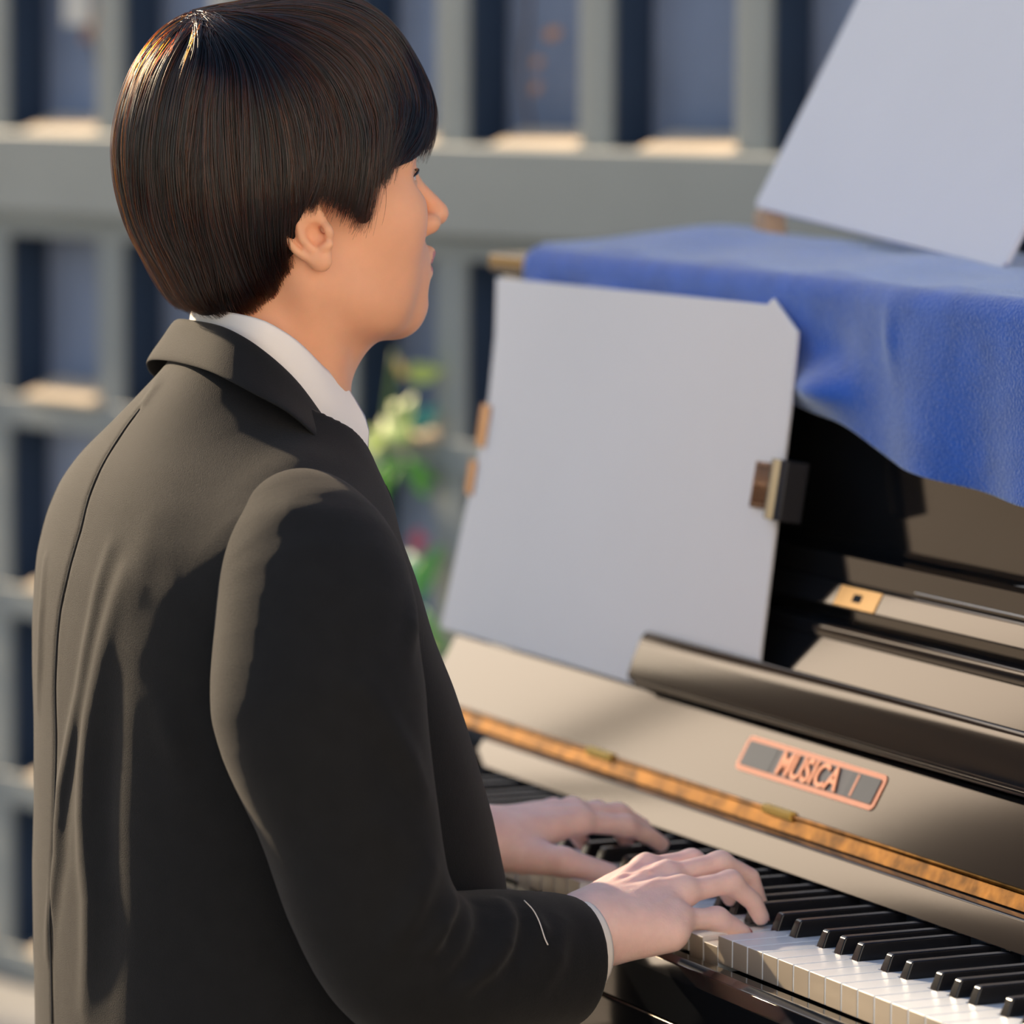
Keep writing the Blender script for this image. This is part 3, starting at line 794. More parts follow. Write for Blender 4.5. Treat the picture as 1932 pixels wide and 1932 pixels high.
M['shoe'] = mat('black_leather', (0.012, 0.011, 0.011), 0.25)
M['button'] = mat('dark_button', (0.015, 0.014, 0.014), 0.3)
YM = 0.16
HEADF = Frame((-0.272, YM, 1.261), rot('z', -6) @ rot('y', -12))
SB = Sdf()

def build_head(S, f):
    ell(S, (-0.006, 0, 0.047), (0.097, 0.075, 0.086), 0, fr=f)
    ell(S, (0.052, 0, 0.045), (0.048, 0.062, 0.056), 0.03, fr=f)
    ell(S, (0.038, 0, -0.020), (0.054, 0.054, 0.066), 0.035, fr=f)
    for s in (-1, 1):
        chain(S, catmull([(-0.004, s * 0.052, -0.026), (0.014, s * 0.049, -0.058), (0.046, s * 0.033, -0.079), (0.064, s * 0.014, -0.0855)], 3), np.linspace(0.016, 0.012, 10), 0.030, fr=f)
        ell(S, (0.060, s * 0.041, -0.008), (0.030, 0.022, 0.026), 0.030, fr=f)
        ell(S, (0.045, s * 0.038, -0.044), (0.029, 0.019, 0.033), 0.030, fr=f)
    ell(S, (0.0715, 0, -0.0825), (0.0165, 0.020, 0.0145), 0.020, fr=f)
    # brow ridge
    chain(S, [(0.081, 0.046, 0.034), (0.093, 0.028, 0.037), (0.0960, 0, 0.033), (0.093, -0.028, 0.037), (0.081, -0.046, 0.034)], 0.0075, 0.016, fr=f)
    # eye sockets, lids
    for s in (-1, 1):
        ell(S, (0.101, s * 0.033, 0.018), (0.014, 0.019, 0.0105), 0.013, 's', fr=f)
        ell(S, (0.0800, s * 0.0315, 0.017), (0.0150, 0.0165, 0.0135), 0.004, fr=f)
        rbox(S, (0.0970, s * 0.033, 0.0170), (0.008, 0.0125, 0.0026), 0.0024, 0.0015, 's', fr=f, R=rot('z', s * 18))
    # muzzle, lips
    ell(S, (0.0795, 0, -0.052), (0.0205, 0.028, 0.024), 0.022, fr=f)
    # nose
    chain(S, [(0.0955, 0, 0.020), (0.1040, 0, 0.004), (0.1120, 0, -0.0105), (0.1140, 0, -0.0160)], [0.0056, 0.0064, 0.0080, 0.0085], 0.010, fr=f)
    ell(S, (0.1135, 0, -0.0180), (0.0098, 0.0095, 0.0085), 0.005, fr=f)
    for s in (-1, 1):
        ell(S, (0.1020, s * 0.0125, -0.0230), (0.0105, 0.0068, 0.0078), 0.006, fr=f)
        cone(S, (0.1085, s * 0.0058, -0.0320), (0.107, s * 0.0058, -0.0260), 0.0030, 0.0016, 0.002, 's', fr=f)
        chain(S, [(0.086, s * 0.023, -0.0510), (0.0960, s * 0.014, -0.0475), (0.1012, s * 0.005, -0.0448), (0.1006, 0, -0.0462)], [0.0025, 0.0048, 0.0054, 0.0052], 0.004, fr=f)
        chain(S, [(0.085, s * 0.021, -0.0550), (0.0930, s * 0.013, -0.0588), (0.0962, 0, -0.0600)], [0.0025, 0.0050, 0.0058], 0.004, fr=f)
    chain(S, [(0.091, 0.024, -0.0530), (0.1010, 0.010, -0.0530), (0.1052, 0, -0.0532), (0.1010, -0.010, -0.0530), (0.091, -0.024, -0.0530)], 0.0012, 0.0022, 's', fr=f)
    cone(S, (0.1065, 0, -0.0335), (0.106, 0, -0.0410), 0.003, 0.003, 0.006, 's', fr=f)
    ell(S, (0.1015, 0, -0.0715), (0.008, 0.018, 0.0055), 0.012, 's', fr=f)

def build_ear(S, f, s):
    # ear frame: x forward, z up, y outwards; tilted back and flared off the skull
    Rl = np.array([[1, 0, 0], [0, s, 0], [0, 0, 1.0]]) 
    E = Frame(f.p((-0.003, s * 0.0735, -0.0020)), f.R @ rot('z', s * 24) @ rot('y', -14))
    P = lambda x, y, z: (x, s * y, z)
    ell(S, P(-0.004, 0.004, 0.004), (0.0165, 0.0060, 0.0270), 0.004, fr=E)
    hel = [(0.006, 0.003, 0.004), (0.0095, 0.006, 0.015), (0.0075, 0.0085, 0.026), (-0.002, 0.010, 0.0335), (-0.013, 0.0105, 0.031), (-0.0195, 0.0105, 0.020), (-0.0200, 0.0095, 0.006), (-0.0165, 0.008, -0.008), (-0.0095, 0.0065, -0.018)]
    hel = catmull(hel, 3)
    chain(S, [P(*q) for q in hel], np.linspace(0.0030, 0.0036, len(hel)), 0.0025, fr=E)
    ell(S, P(-0.0045, 0.006, -0.0215), (0.0080, 0.0050, 0.0082), 0.005, fr=E)
    # concha and scapha hollows
    ell(S, P(0.0015, 0.0105, -0.003), (0.0085, 0.0075, 0.0100), 0.003, 's', fr=E)
    chain(S, [P(*q) for q in ((0.003, 0.0125, 0.017), (-0.006, 0.0128, 0.0235), (-0.0135, 0.0125, 0.018), (-0.0148, 0.0115, 0.006), (-0.012, 0.0105, -0.005))], 0.0030, 0.002, 's', fr=E)
    chain(S, [P(*q) for q in ((-0.001, 0.0085, 0.016), (-0.0080, 0.0095, 0.010), (-0.0100, 0.0095, 0.000), (-0.0070, 0.0085, -0.0105))], [0.0024, 0.0030, 0.0030, 0.0028], 0.003, fr=E)
    ell(S, P(0.0098, 0.0060, -0.0035), (0.0040, 0.0040, 0.0060), 0.003, fr=E)
    ell(S, P(0.0040, 0.0075, -0.0130), (0.0055, 0.0035, 0.0035), 0.003, fr=E)
    cone(S, P(0.004, 0.006, -0.002), P(0.010, -0.004, 0.0), 0.0036, 0.002, 0.002, 's', fr=E)

def build_hand(S, wr, fingers, thumb, spread):
    """wr: wrist centre, fingers: 4 lists of joints (MCP, PIP, DIP, TIP), thumb: CMC, MCP, IP, TIP"""
    wr = np.array(wr, float)
    for k, fg in enumerate(fingers):
        m = np.array(fg[0], float); off = np.array(spread) * (k - 1.5)
        chain(S, [wr + off * 0.55, (wr + off * 0.75) * 0.45 + m * 0.55, m], [0.0190, 0.0145, 0.0108], 0.016)
    rr_ = [(0.0096, 0.0084, 0.0074, 0.0066), (0.0098, 0.0086, 0.0076, 0.0068), (0.0094, 0.0083, 0.0073, 0.0065), (0.0088, 0.0080, 0.0072, 0.0062)]
    for fg, r4 in zip(fingers, rr_):
        a = np.array(fg[0], float)
        chain(S, fg, r4, 0.006)
        for j, w in ((0, 0.0118), (1, 0.0094)):
            ell(S, fg[j], (w, w * 0.92, w * 0.92), 0.006)
        ridge(S, [wr * 0.72 + a * 0.28 + (0, 0, 0.018), wr * 0.3 + a * 0.7 + (0, 0, 0.014), a + (0, 0, 0.011)], [0.0012, 0.0030, 0.0018], 0.0036)
    chain(S, [wr * 0.7 + np.array(thumb[0]) * 0.3, thumb[0], thumb[1]], [0.017, 0.0155, 0.0112], 0.014)
    chain(S, thumb[1:], (0.0110, 0.0098, 0.0076), 0.006)

f = HEADF
build_head(SB, f)
build_ear(SB, f, -1); build_ear(SB, f, 1)
# neck and trunk core
cone(SB, (-0.272, YM, 1.215), (-0.318, YM, 1.06), 0.054, 0.060, 0.030)
cone(SB, f.p((0.022, 0, -0.075)), (-0.284, YM, 1.11), 0.025, 0.035, 0.026)
for s in (-1, 1):
    chain(SB, [f.p((-0.012, s * 0.055, -0.045)), (-0.262, YM + s * 0.042, 1.165), (-0.248, YM + s * 0.016, 1.105)], [0.010, 0.0105, 0.009], 0.018)
chain(SB, [(-0.32, YM, 1.06), (-0.34, YM, 0.90), (-0.36, YM, 0.66)], [0.085, 0.098, 0.085], 0.05)
chain(SB, [(-0.330, YM - 0.15, 1.005), (-0.31, YM, 1.04), (-0.320, YM + 0.15, 1.005)], [0.040, 0.06, 0.040], 0.05)
WR_R = np.array((-0.094, -0.006, 0.742)); WR_L = np.array((-0.066, 0.266, 0.760))
EL_R = np.array((-0.310, -0.085, 0.752)); EL_L = np.array((-0.275, 0.405, 0.770))
chain(SB, [(-0.335, -0.02, 0.995), EL_R, EL_R * 0.45 + WR_R * 0.55 - (0, 0, 0.008), WR_R], [0.042, 0.036, 0.030, 0.0245], 0.03)
chain(SB, [(-0.315, 0.34, 0.995), EL_L, EL_L * 0.45 + WR_L * 0.55, WR_L], [0.042, 0.036, 0.030, 0.0255], 0.03)
HAND_R = [[(-0.026, 0.0450, 0.7700), (0.016, 0.0500, 0.7730), (0.040, 0.0520, 0.7600), (0.052, 0.0530, 0.7410)],
          [(-0.020, 0.0220, 0.7680), (0.028, 0.0260, 0.7745), (0.0550, 0.0280, 0.7610), (0.0640, 0.0300, 0.7400)],
          [(-0.018, 0.0000, 0.7600), (0.0250, 0.0040, 0.7640), (0.0460, 0.0060, 0.7470), (0.0540, 0.0080, 0.7340)],
          [(-0.034, -0.0200, 0.7440), (0.0030, -0.0160, 0.7410), (0.0170, -0.0130, 0.7345), (0.0285, -0.0110, 0.7272)]]
TH_R = [(-0.062, 0.042, 0.745), (-0.030, 0.066, 0.742), (-0.004, 0.072, 0.739), (0.018, 0.074, 0.737)]
HAND_L = [[(0.0190, 0.2520, 0.7715), (0.0620, 0.2540, 0.7640), (0.0850, 0.2580, 0.7540), (0.0990, 0.2620, 0.7450)],
          [(0.0240, 0.2740, 0.7740), (0.0680, 0.2780, 0.7690), (0.0900, 0.2800, 0.7570), (0.1000, 0.2820, 0.7440)],
          [(0.0180, 0.2960, 0.7700), (0.0600, 0.3010, 0.7680), (0.0800, 0.3030, 0.7550), (0.0880, 0.3040, 0.7420)],
          [(0.0050, 0.3160, 0.7610), (0.0380, 0.3240, 0.7570), (0.0530, 0.3260, 0.7470), (0.0600, 0.3270, 0.7370)]]
TH_L = [(-0.038, 0.236, 0.750), (-0.014, 0.213, 0.747), (0.006, 0.208, 0.741), (0.024, 0.205, 0.7365)]
chain(SB, [(-0.085, -0.020, 0.730), (-0.042, -0.027, 0.735)], 0.0135, 0.014)
build_hand(SB, WR_R, HAND_R, TH_R, (0.004, -0.017, -0.002))
build_hand(SB, WR_L, HAND_L, TH_L, (-0.002, 0.016, 0.0))
for a, b, c in (((-0.070, -0.012, 0.763), (-0.052, -0.006, 0.768), (-0.036, 0.004, 0.771)), ((-0.078, 0.010, 0.765), (-0.058, 0.016, 0.775), (-0.040, 0.012, 0.776)), ((-0.066, -0.022, 0.752), (-0.050, -0.024, 0.757), (-0.034, -0.014, 0.761))):
    ridge(SB, catmull([a, b, c], 3), 0.0016, 0.0026)
person = empty('person', (-0.36, YM, 0.0))
tag(person, 'young man in a black suit and white shirt seated playing the piano', 'person')
body = sdf_obj('body', SB, (-0.50, -0.18, 0.56), (0.13, 0.50, 1.44), 0.00187, M['skin'], slack=2.2)
pset(body, person)
body.data.materials.append(M['lips'])
Vb = np.empty(len(body.data.vertices) * 3, np.float32); body.data.vertices.foreach_get('co', Vb); Vb = Vb.reshape(-1, 3)
L = HEADF.inv(Vb); dm = np.sqrt(((L[:, 2] + 0.0530) / 0.0110) ** 2 + (L[:, 1] / 0.0235) ** 2)
lipv = (dm < 1) & (L[:, 0] > 0.086)
pv = np.empty(len(body.data.loops), np.int32); body.data.loops.foreach_get('vertex_index', pv)
body.data.polygons.foreach_set('material_index', lipv[pv.reshape(-1, 4)].all(1).astype(np.int32) if len(pv) == 4 * len(body.data.polygons) else np.zeros(len(body.data.polygons), np.int32))
M['handskin'] = mat('hand_skin', lin(248, 208, 198), 0.45, spec=0.4, sss=0.35, sss_r=(0.010, 0.0040, 0.0025), var=0.07, vscale=60, bump=0.12, bscale=500)
body.data.materials.append(M['handskin'])
hv = (Vb[:, 0] > -0.22) & (Vb[:, 2] < 0.86)
mi = np.empty(len(body.data.polygons), np.int32); body.data.polygons.foreach_get('material_index', mi)
if len(pv) == 4 * len(mi): mi[hv[pv.reshape(-1, 4)].all(1)] = 2
body.data.polygons.foreach_set('material_index', mi)
def uv_sphere(name, c, r, m, n=20, R=np.eye(3), sx=1.0):
    V = [];F = []
    for i in range(n + 1):
        t = math.pi * i / n
        for j in range(2 * n):
            p = 2 * math.pi * j / (2 * n)
            V.append(np.asarray(c) + R @ (np.array([math.cos(t) * sx, math.sin(t) * math.cos(p), math.sin(t) * math.sin(p)]) * r))
    for i in range(n):
        for j in range(2 * n):
            F.append((i * 2 * n + j, i * 2 * n + (j + 1) % (2 * n), (i + 1) * 2 * n + (j + 1) % (2 * n), (i + 1) * 2 * n + j))
    return mesh_obj(name, V, F, m)
for s in (-1, 1):
    e = uv_sphere('eye', HEADF.p((0.0815, s * 0.0315, 0.0170)), 0.0122, M['eye'], 16, HEADF.R); pset(e, person)
    i_ = uv_sphere('iris', HEADF.p((0.0897, s * 0.0315, 0.0170)), 0.0062, M['iris'], 10, HEADF.R, 0.72); pset(i_, e)
# eyebrows and lashes
for s in (-1, 1):
    eb = tube('eyebrow', HEADF.pts(catmull([(0.0985, s * 0.014, 0.036), (0.0985, s * 0.026, 0.0395), (0.0925, s * 0.040, 0.0390), (0.084, s * 0.050, 0.0345)], 5)), [0.0018] * 3 + [0.0024] * 8 + [0.0016] * 5, M['iris'], None, 6); pset(eb, person)
    el_ = tube('eyelash', HEADF.pts(catmull([(0.0940, s * 0.0205, 0.0188), (0.0973, s * 0.030, 0.0212), (0.0940, s * 0.040, 0.0202), (0.0870, s * 0.0465, 0.0175)], 5)), [0.0007] * 3 + [0.0011] * 10 + [0.0007] * 3, M['iris'], None, 5); pset(el_, person)
# fingernails
for hand in (HAND_R, HAND_L):
    for fg in hand:
        a, b = np.array(fg[2]), np.array(fg[3]); d = (b - a) / np.linalg.norm(b - a)
        up_ = np.array([0.35, 0, 1.0]); up_ = up_ - d * (up_ @ d); up_ /= np.linalg.norm(up_); sd_ = np.cross(d, up_)
        V = []; F = []
        for i in range(5):
            for j in range(5):
                u, v = i / 4 - 0.4, j / 4 - 0.5
                wv = 0.0088 * (1 - 0.25 * max(0, u) ** 2)
                V.append(b + d * (u * 0.0095) + up_ * (0.0064 - 0.0035 * (2 * v) ** 2 * 0.6 - 0.003 * max(0, u) ** 2) + sd_ * v * wv)
        for i in range(4):
            for j in range(4): F.append((i * 5 + j, i * 5 + j + 1, i * 5 + j + 6, i * 5 + j + 5))
        nl = mesh_obj('fingernail', V, F, M['lips']); m_ = nl.modifiers.new('t', 'SOLIDIFY'); m_.thickness = 0.0008
        pset(nl, person)
# ------------------------------------------------------------------ clothes
def torso_fn(grow=0.0, tab=None):
    z, xb, xf, b = [np.array(c, float) for c in zip(*tab)]
    o = np.argsort(z); z, xb, xf, b = z[o], xb[o], xf[o], b[o]
    zz = np.linspace(z[0], z[-1], 300)
    def sm(v):
        q = np.interp(zz, z, v); k = np.hanning(19); k /= k.sum()
        return np.convolve(np.pad(q, 9, mode='edge'), k, 'valid')
    XB, XF, BB = sm(xb), sm(xf), sm(b)
    def fn(P):
        h = P[:, 2]; a0 = np.interp(h, zz, XB); a1 = np.interp(h, zz, XF); bb = np.interp(h, zz, BB)
        cx = (a0 + a1) * 0.5; ax = (a1 - a0) * 0.5
        n = 2.35
        q = ((np.abs(P[:, 0] - cx) / ax) ** n + (np.abs(P[:, 1] - YM) / bb) ** n) ** (1 / n)
        d = (q - 1) * np.minimum(ax, bb)
        cap = np.maximum(h - zz[-1], zz[0] - h)
        return np.maximum(d, cap) - grow
    return fn
TAB = [(0.60, -0.457, -0.110, 0.203), (0.66, -0.457, -0.112, 0.203), (0.72, -0.4585, -0.116, 0.200), (0.77, -0.459, -0.122, 0.198), (0.82, -0.457, -0.134, 0.197),
       (0.88, -0.4555, -0.154, 0.198), (0.92, -0.455, -0.170, 0.202), (0.958, -0.453, -0.189, 0.206), (1.005, -0.4475, -0.206, 0.207), (1.036, -0.440, -0.218, 0.198),
       (1.062, -0.432, -0.220, 0.180), (1.085, -0.421, -0.226, 0.150), (1.110, -0.402, -0.230, 0.112), (1.135, -0.381, -0.232, 0.086), (1.152, -0.366, -0.234, 0.072), (1.165, -0.356, -0.235, 0.066)]
JU = [(-0.349, 0.16, 1.189), (-0.348, 0.13, 1.189), (-0.345, 0.108, 1.187), (-0.339, 0.092, 1.182), (-0.331, 0.084, 1.176), (-0.316, 0.080, 1.164), (-0.300, 0.078, 1.149), (-0.287, 0.079, 1.133), (-0.273, 0.083, 1.116), (-0.257, 0.090, 1.098), (-0.239, 0.098, 1.080)]
JL = [(-0.3635, 0.16, 1.159), (-0.3625, 0.125, 1.158), (-0.3605, 0.098, 1.156), (-0.3565, 0.080, 1.152), (-0.350, 0.066, 1.147), (-0.344, 0.055, 1.142), (-0.331, 0.047, 1.135), (-0.320, 0.043, 1.128), (-0.303, 0.045, 1.114), (-0.282, 0.055, 1.095), (-0.246, 0.080, 1.072)]
JU, JL = np.array(JU), np.array(JL)
SJ = Sdf()
SJ.add(torso_fn(0, TAB), (-0.3, YM, 0.88), 0.42)
for s in (-1, 1):
    chain(SJ, [(-0.325, YM + s * 0.085, 1.066), (-0.333, YM + s * 0.165, 1.030)], [0.036, 0.050], 0.04)
# V opening at the front and the neck hole
for q in (JU[4:], JU[4:] * [1, -1, 1] + [0, 2 * YM, 0]):
    inn = np.array([-0.27, YM, 0]) - q; inn[:, 2] = 0; inn /= np.linalg.norm(inn, axis=1)[:, None]
    chain(SJ, q + inn * 0.006 + [0, 0, 0.014], 0.0215, 0.004, 's')
chain(SJ, [(-0.272, YM, 1.20), (-0.262, YM, 1.13), (-0.238, YM, 1.065)], [0.074, 0.074, 0.068], 0.004, 's')
for s in (-1, 1):
    chain(SJ, [(-0.268, YM + s * 0.058, 1.135), (-0.240, YM + s * 0.044, 1.108), (-0.212, YM + s * 0.028, 1.060)], 0.024, 0.004, 's')
chain(SJ, [(-0.19, YM, 1.16), (-0.150, YM, 1.00), (-0.105, YM, 0.84)], [0.060, 0.036, 0.006], 0.004, 's')
FOLD = {
 'Jseam': [(-0.3901, 0.168, 1.1241), (-0.3991, 0.1687, 1.1132), (-0.4126, 0.1664, 1.096), (-0.4238, 0.1645, 1.0788), (-0.4325, 0.1636, 1.0595), (-0.4397, 0.1612, 1.0364), (-0.4447, 0.1649, 1.0164), (-0.4479, 0.1678, 1.0004), (-0.4508, 0.1753, 0.9759), (-0.4534, 0.1766, 0.9481), (-0.4548, 0.1765, 0.9163), (-0.4555, 0.1729, 0.877), (-0.4565, 0.1731, 0.8371), (-0.4578, 0.1735, 0.797), (-0.4592, 0.1749, 0.7648), (-0.4600, 0.1765, 0.7399), (-0.4588, 0.1775, 0.7143), (-0.4580, 0.1785, 0.6891), (-0.4573, 0.1795, 0.6624)],
 'Jf1': [(-0.4393, 0.1003, 1.027), (-0.4458, 0.1054, 0.9995), (-0.4505, 0.112, 0.9638), (-0.4537, 0.1228, 0.9207), (-0.4552, 0.141, 0.8816), (-0.4564, 0.1568, 0.8444), (-0.4572, 0.162, 0.8149), (-0.4581, 0.1621, 0.7922), (-0.4594, 0.1718, 0.7613), (-0.4606, 0.182, 0.737), (-0.4614, 0.1872, 0.7143)],
 'Jf2': [(-0.4384, 0.0699, 1.0109), (-0.4456, 0.0837, 0.9748), (-0.4503, 0.096, 0.9346), (-0.4523, 0.1056, 0.9022), (-0.4534, 0.111, 0.8662), (-0.4543, 0.1123, 0.8307), (-0.4548, 0.1088, 0.7997), (-0.455, 0.102, 0.7694), (-0.4577, 0.1042, 0.7297), (-0.4597, 0.1105, 0.6891)],
 'Jf3': [(-0.4432, 0.2282, 1.0056), (-0.4485, 0.2196, 0.9706), (-0.4514, 0.2168, 0.9309), (-0.451, 0.2233, 0.8977)],
 'Jf4': [(-0.3895, 0.1696, 1.1247), (-0.3861, 0.1673, 1.1287), (-0.3779, 0.169, 1.1383), (-0.3694, 0.1835, 1.1461)],
 'Jd1': [(-0.425, 0.0566, 1.0463), (-0.4337, 0.0497, 1.0091), (-0.441, 0.0578, 0.9623), (-0.446, 0.0723, 0.9143)],
 'Jf5': [(-0.3742, -0.001, 1.0766), (-0.3462, 0.0075, 1.092), (-0.3121, 0.0201, 1.0985), (-0.29, 0.023, 1.0943)],
 'Jf6': [(-0.4289, 0.0259, 0.9273), (-0.4207, 0.0155, 0.8976), (-0.4147, 0.0105, 0.8596)],
 'Sa': [(-0.2881, -0.1375, 0.8215), (-0.3014, -0.1456, 0.8052), (-0.3144, -0.1476, 0.786), (-0.3238, -0.1444, 0.7693)],
 'Sb': [(-0.2639, -0.126, 0.7935), (-0.2816, -0.1423, 0.7805), (-0.2949, -0.1466, 0.7673)],
 'Sc': [(-0.208, -0.0847, 0.7814), (-0.2091, -0.0995, 0.7725), (-0.2197, -0.1159, 0.7591), (-0.2361, -0.1287, 0.7457), (-0.2612, -0.1384, 0.7372)],
 'Sd': [(-0.1865, -0.0856, 0.774), (-0.1851, -0.0961, 0.7642), (-0.1927, -0.1077, 0.7515)],
 'Se': [(-0.3362, -0.1322, 0.9509), (-0.3192, -0.1346, 0.9242), (-0.3017, -0.1318, 0.8988), (-0.2896, -0.1277, 0.8764)],
 'Sf': [(-0.2765, -0.0369, 1.0648), (-0.2712, -0.0504, 1.0469), (-0.2681, -0.0585, 1.0286)],
 'Sg': [(-0.2762, -0.0803, 1.0049), (-0.284, -0.0962, 0.9883), (-0.2937, -0.1107, 0.9718)],
 'Sh': [(-0.3754, -0.0438, 1.0638), (-0.3608, -0.0526, 1.0697), (-0.3394, -0.0641, 1.07)],
 'Si': [(-0.1588, -0.0812, 0.7632), (-0.1723, -0.1006, 0.7446), (-0.1845, -0.1085, 0.7278)],
 'Sj': [(-0.2314, -0.0961, 0.7833), (-0.242, -0.1217, 0.7697), (-0.2587, -0.1373, 0.7531), (-0.2751, -0.142, 0.7421)],
 'Sk': [(-0.3575, -0.1356, 0.8785), (-0.3365, -0.1426, 0.8558), (-0.313, -0.1442, 0.8395)],
 'Sthread': [(-0.1903, -0.0785, 0.7793), (-0.187, -0.0867, 0.7735), (-0.1858, -0.0948, 0.766), (-0.185, -0.1021, 0.7556), (-0.1831, -0.1036, 0.7507)],
}
sh_ = lambda k, d: [(x + d[0], y + d[1], z + d[2]) for x, y, z in FOLD[k]]
taper = lambda n, a: [a * min(1, 0.25 + 1.5 * i / n, 0.25 + 1.5 * (n - 1 - i) / n) for i in range(n)]
def fold(S, k, amp, w, d=(0, 0, 0)): ridge(S, sh_(k, d), taper(len(FOLD[k]), amp), w)
ridge(SJ, FOLD['Jseam'], -0.0022, 0.0032)
fold(SJ, 'Jf1', 0.0045, 0.008); fold(SJ, 'Jf1', -0.0015, 0.009, (0.004, -0.017, 0))
fold(SJ, 'Jf2', 0.0075, 0.012); fold(SJ, 'Jf2', -0.0035, 0.014, (0.006, -0.030, 0))
fold(SJ, 'Jf3', 0.0040, 0.007); fold(SJ, 'Jf4', 0.0035, 0.007); fold(SJ, 'Jd1', 0.0030, 0.016)
fold(SJ, 'Jf6', 0.0040, 0.014); fold(SJ, 'Jf5', 0.0030, 0.018)
jacket = sdf_obj('jacket', SJ, (-0.52, -0.10, 0.60), (-0.06, 0.42, 1.17), 0.003, M['suit'])
pset(jacket, person)

def sleeve(pts, rad, s, cuff_dir):
    S = Sdf()
    P = catmull(pts, 4); R_ = np.interp(np.linspace(0, 1, len(P)), np.linspace(0, 1, len(rad)), rad)
    for i in range(len(P) - 1): cone(S, P[i], P[i + 1], R_[i], R_[i + 1], 0.010)
    c = np.array(pts[-1]); d = np.array(cuff_dir, float); d /= np.linalg.norm(d)
    def cut(Q): return -((Q - c) @ d)
    S.add(cut, c + d * 0.06, 0.09, 0.004, 's')
    cone(S, c - d * 0.022, c + d * 0.04, rad[-1] - 0.0035, rad[-1] - 0.0035, 0.002, 's')
    return S
SL_R = [(-0.330, 0.006, 1.034), (-0.333, -0.034, 1.004), (-0.341, -0.060, 0.930), (-0.328, -0.078, 0.860), (-0.311, -0.090, 0.785), (-0.270, -0.080, 0.738), (-0.200, -0.055, 0.730), (-0.126, -0.024, 0.7215)]
RAD_R = [0.058, 0.066, 0.0735, 0.061, 0.054, 0.055, 0.052, 0.0465]
S1 = sleeve(SL_R, RAD_R, -1, (1.0, 0.20, -0.14))
fold(S1, 'Sa', 0.0105, 0.010); fold(S1, 'Sb', 0.0110, 0.0075); fold(S1, 'Sb', -0.0100, 0.009, (0.014, 0.006, -0.004))
fold(S1, 'Sc', 0.0125, 0.0075); fold(S1, 'Sj', -0.0110, 0.0085); fold(S1, 'Sd', 0.0075, 0.009); fold(S1, 'Si', 0.0060, 0.010)
fold(S1, 'Sc', -0.0085, 0.009, (0.017, 0.004, 0)); fold(S1, 'Se', 0.0065, 0.010); fold(S1, 'Sg', 0.0065, 0.010); fold(S1, 'Sk', 0.0045, 0.013); fold(S1, 'Sh', 0.0030, 0.012)
fold(S1, 'Se', -0.0035, 0.012, (-0.018, -0.004, -0.012))
sr = sdf_obj('sleeve', S1, (-0.46, -0.19, 0.62), (-0.05, 0.12, 1.13), 0.003, M['suit'])
tube('loose_thread', catmull(FOLD['Sthread'], 4) + [0.0008, -0.0034, 0.0026], 0.00045, M['shirt'], sr, 5)
tube('back_seam', catmull(FOLD['Jseam'], 3) + [0.0008, 0, 0], 0.0009, M['trouser'], jacket, 6); pset(sr, jacket)
SL_L = [(-0.318, 0.315, 1.015), (-0.305, 0.352, 0.978), (-0.298, 0.378, 0.900), (-0.285, 0.396, 0.830), (-0.268, 0.400, 0.775), (-0.235, 0.380, 0.748), (-0.170, 0.335, 0.750), (-0.098, 0.288, 0.756)]
RAD_L = [0.056, 0.064, 0.066, 0.060, 0.052, 0.052, 0.048, 0.042]
S2 = sleeve(SL_L, RAD_L, 1, (1.0, -0.62, 0.05))
sl = sdf_obj('sleeve', S2, (-0.46, 0.20, 0.62), (-0.03, 0.52, 1.12), 0.0035, M['suit']); pset(sl, jacket)

# ------------------------------------------------------------------ shirt and collars
def strip(name, rows, m, thick, parent, sub=1, mirror=True, offset=0):
    """quad strip through rows of equal length; mirrored about the body's middle plane"""
    R_ = [np.array(r, float) for r in rows]
    if mirror:
        R_ = [np.vstack([(r * [1, -1, 1] + [0, 2 * YM, 0])[:0:-1], r]) for r in R_]
    n = len(R_[0]); V = np.vstack(R_); F = []
    for i in range(len(R_) - 1):
        for j in range(n - 1): F.append((i * n + j, i * n + j + 1, (i + 1) * n + j + 1, (i + 1) * n + j))
    o = mesh_obj(name, V, F, m)
    md = o.modifiers.new('thick', 'SOLIDIFY'); md.thickness = thick; md.offset = offset
    if sub:
        md = o.modifiers.new('round', 'SUBSURF'); md.levels = sub; md.render_levels = sub
    pset(o, parent); return o
ax_ = np.array([-0.295, YM, 0]); 
def outw(P, d):
    v = P - ax_; v[:, 2] = 0; v /= np.linalg.norm(v, axis=1)[:, None] + 1e-9; return P + v * d
JIN = outw(JU - [0, 0, 0.016], -0.0045)
collar = strip('collar', [JIN, outw(JU + [0, 0, -0.001], -0.0030), outw(JU + [0, 0, 0.0010], 0.0), JU * 0.66 + JL * 0.34 + outw(JU * 0, 0) * 0, outw(JU * 0.3 + JL * 0.7, 0.0015), outw(JL.copy(), 0.0012)], M['suit'], 0.0028, jacket, 2)
SU = np.array([(-0.340, 0.16, 1.198), (-0.338, 0.125, 1.198), (-0.329, 0.105, 1.196), (-0.319, 0.094, 1.193), (-0.307, 0.092, 1.186), (-0.295, 0.092, 1.179), (-0.281, 0.094, 1.167), (-0.271, 0.098, 1.158), (-0.258, 0.108, 1.151), (-0.242, 0.125, 1.143)])
SD = np.array([(-0.344, 0.16, 1.172), (-0.342, 0.131, 1.172), (-0.337, 0.110, 1.170), (-0.330, 0.095, 1.164), (-0.313, 0.088, 1.154), (-0.296, 0.086, 1.138), (-0.276, 0.088, 1.114), (-0.256, 0.094, 1.090), (-0.234, 0.102, 1.072), (-0.2215, 0.118, 1.1115)])
shirt_root = Sdf()
chain(shirt_root, [(-0.285, YM, 1.125), (-0.300, YM, 1.02), (-0.290, YM, 0.80)], [0.052, 0.080, 0.10], 0.02)
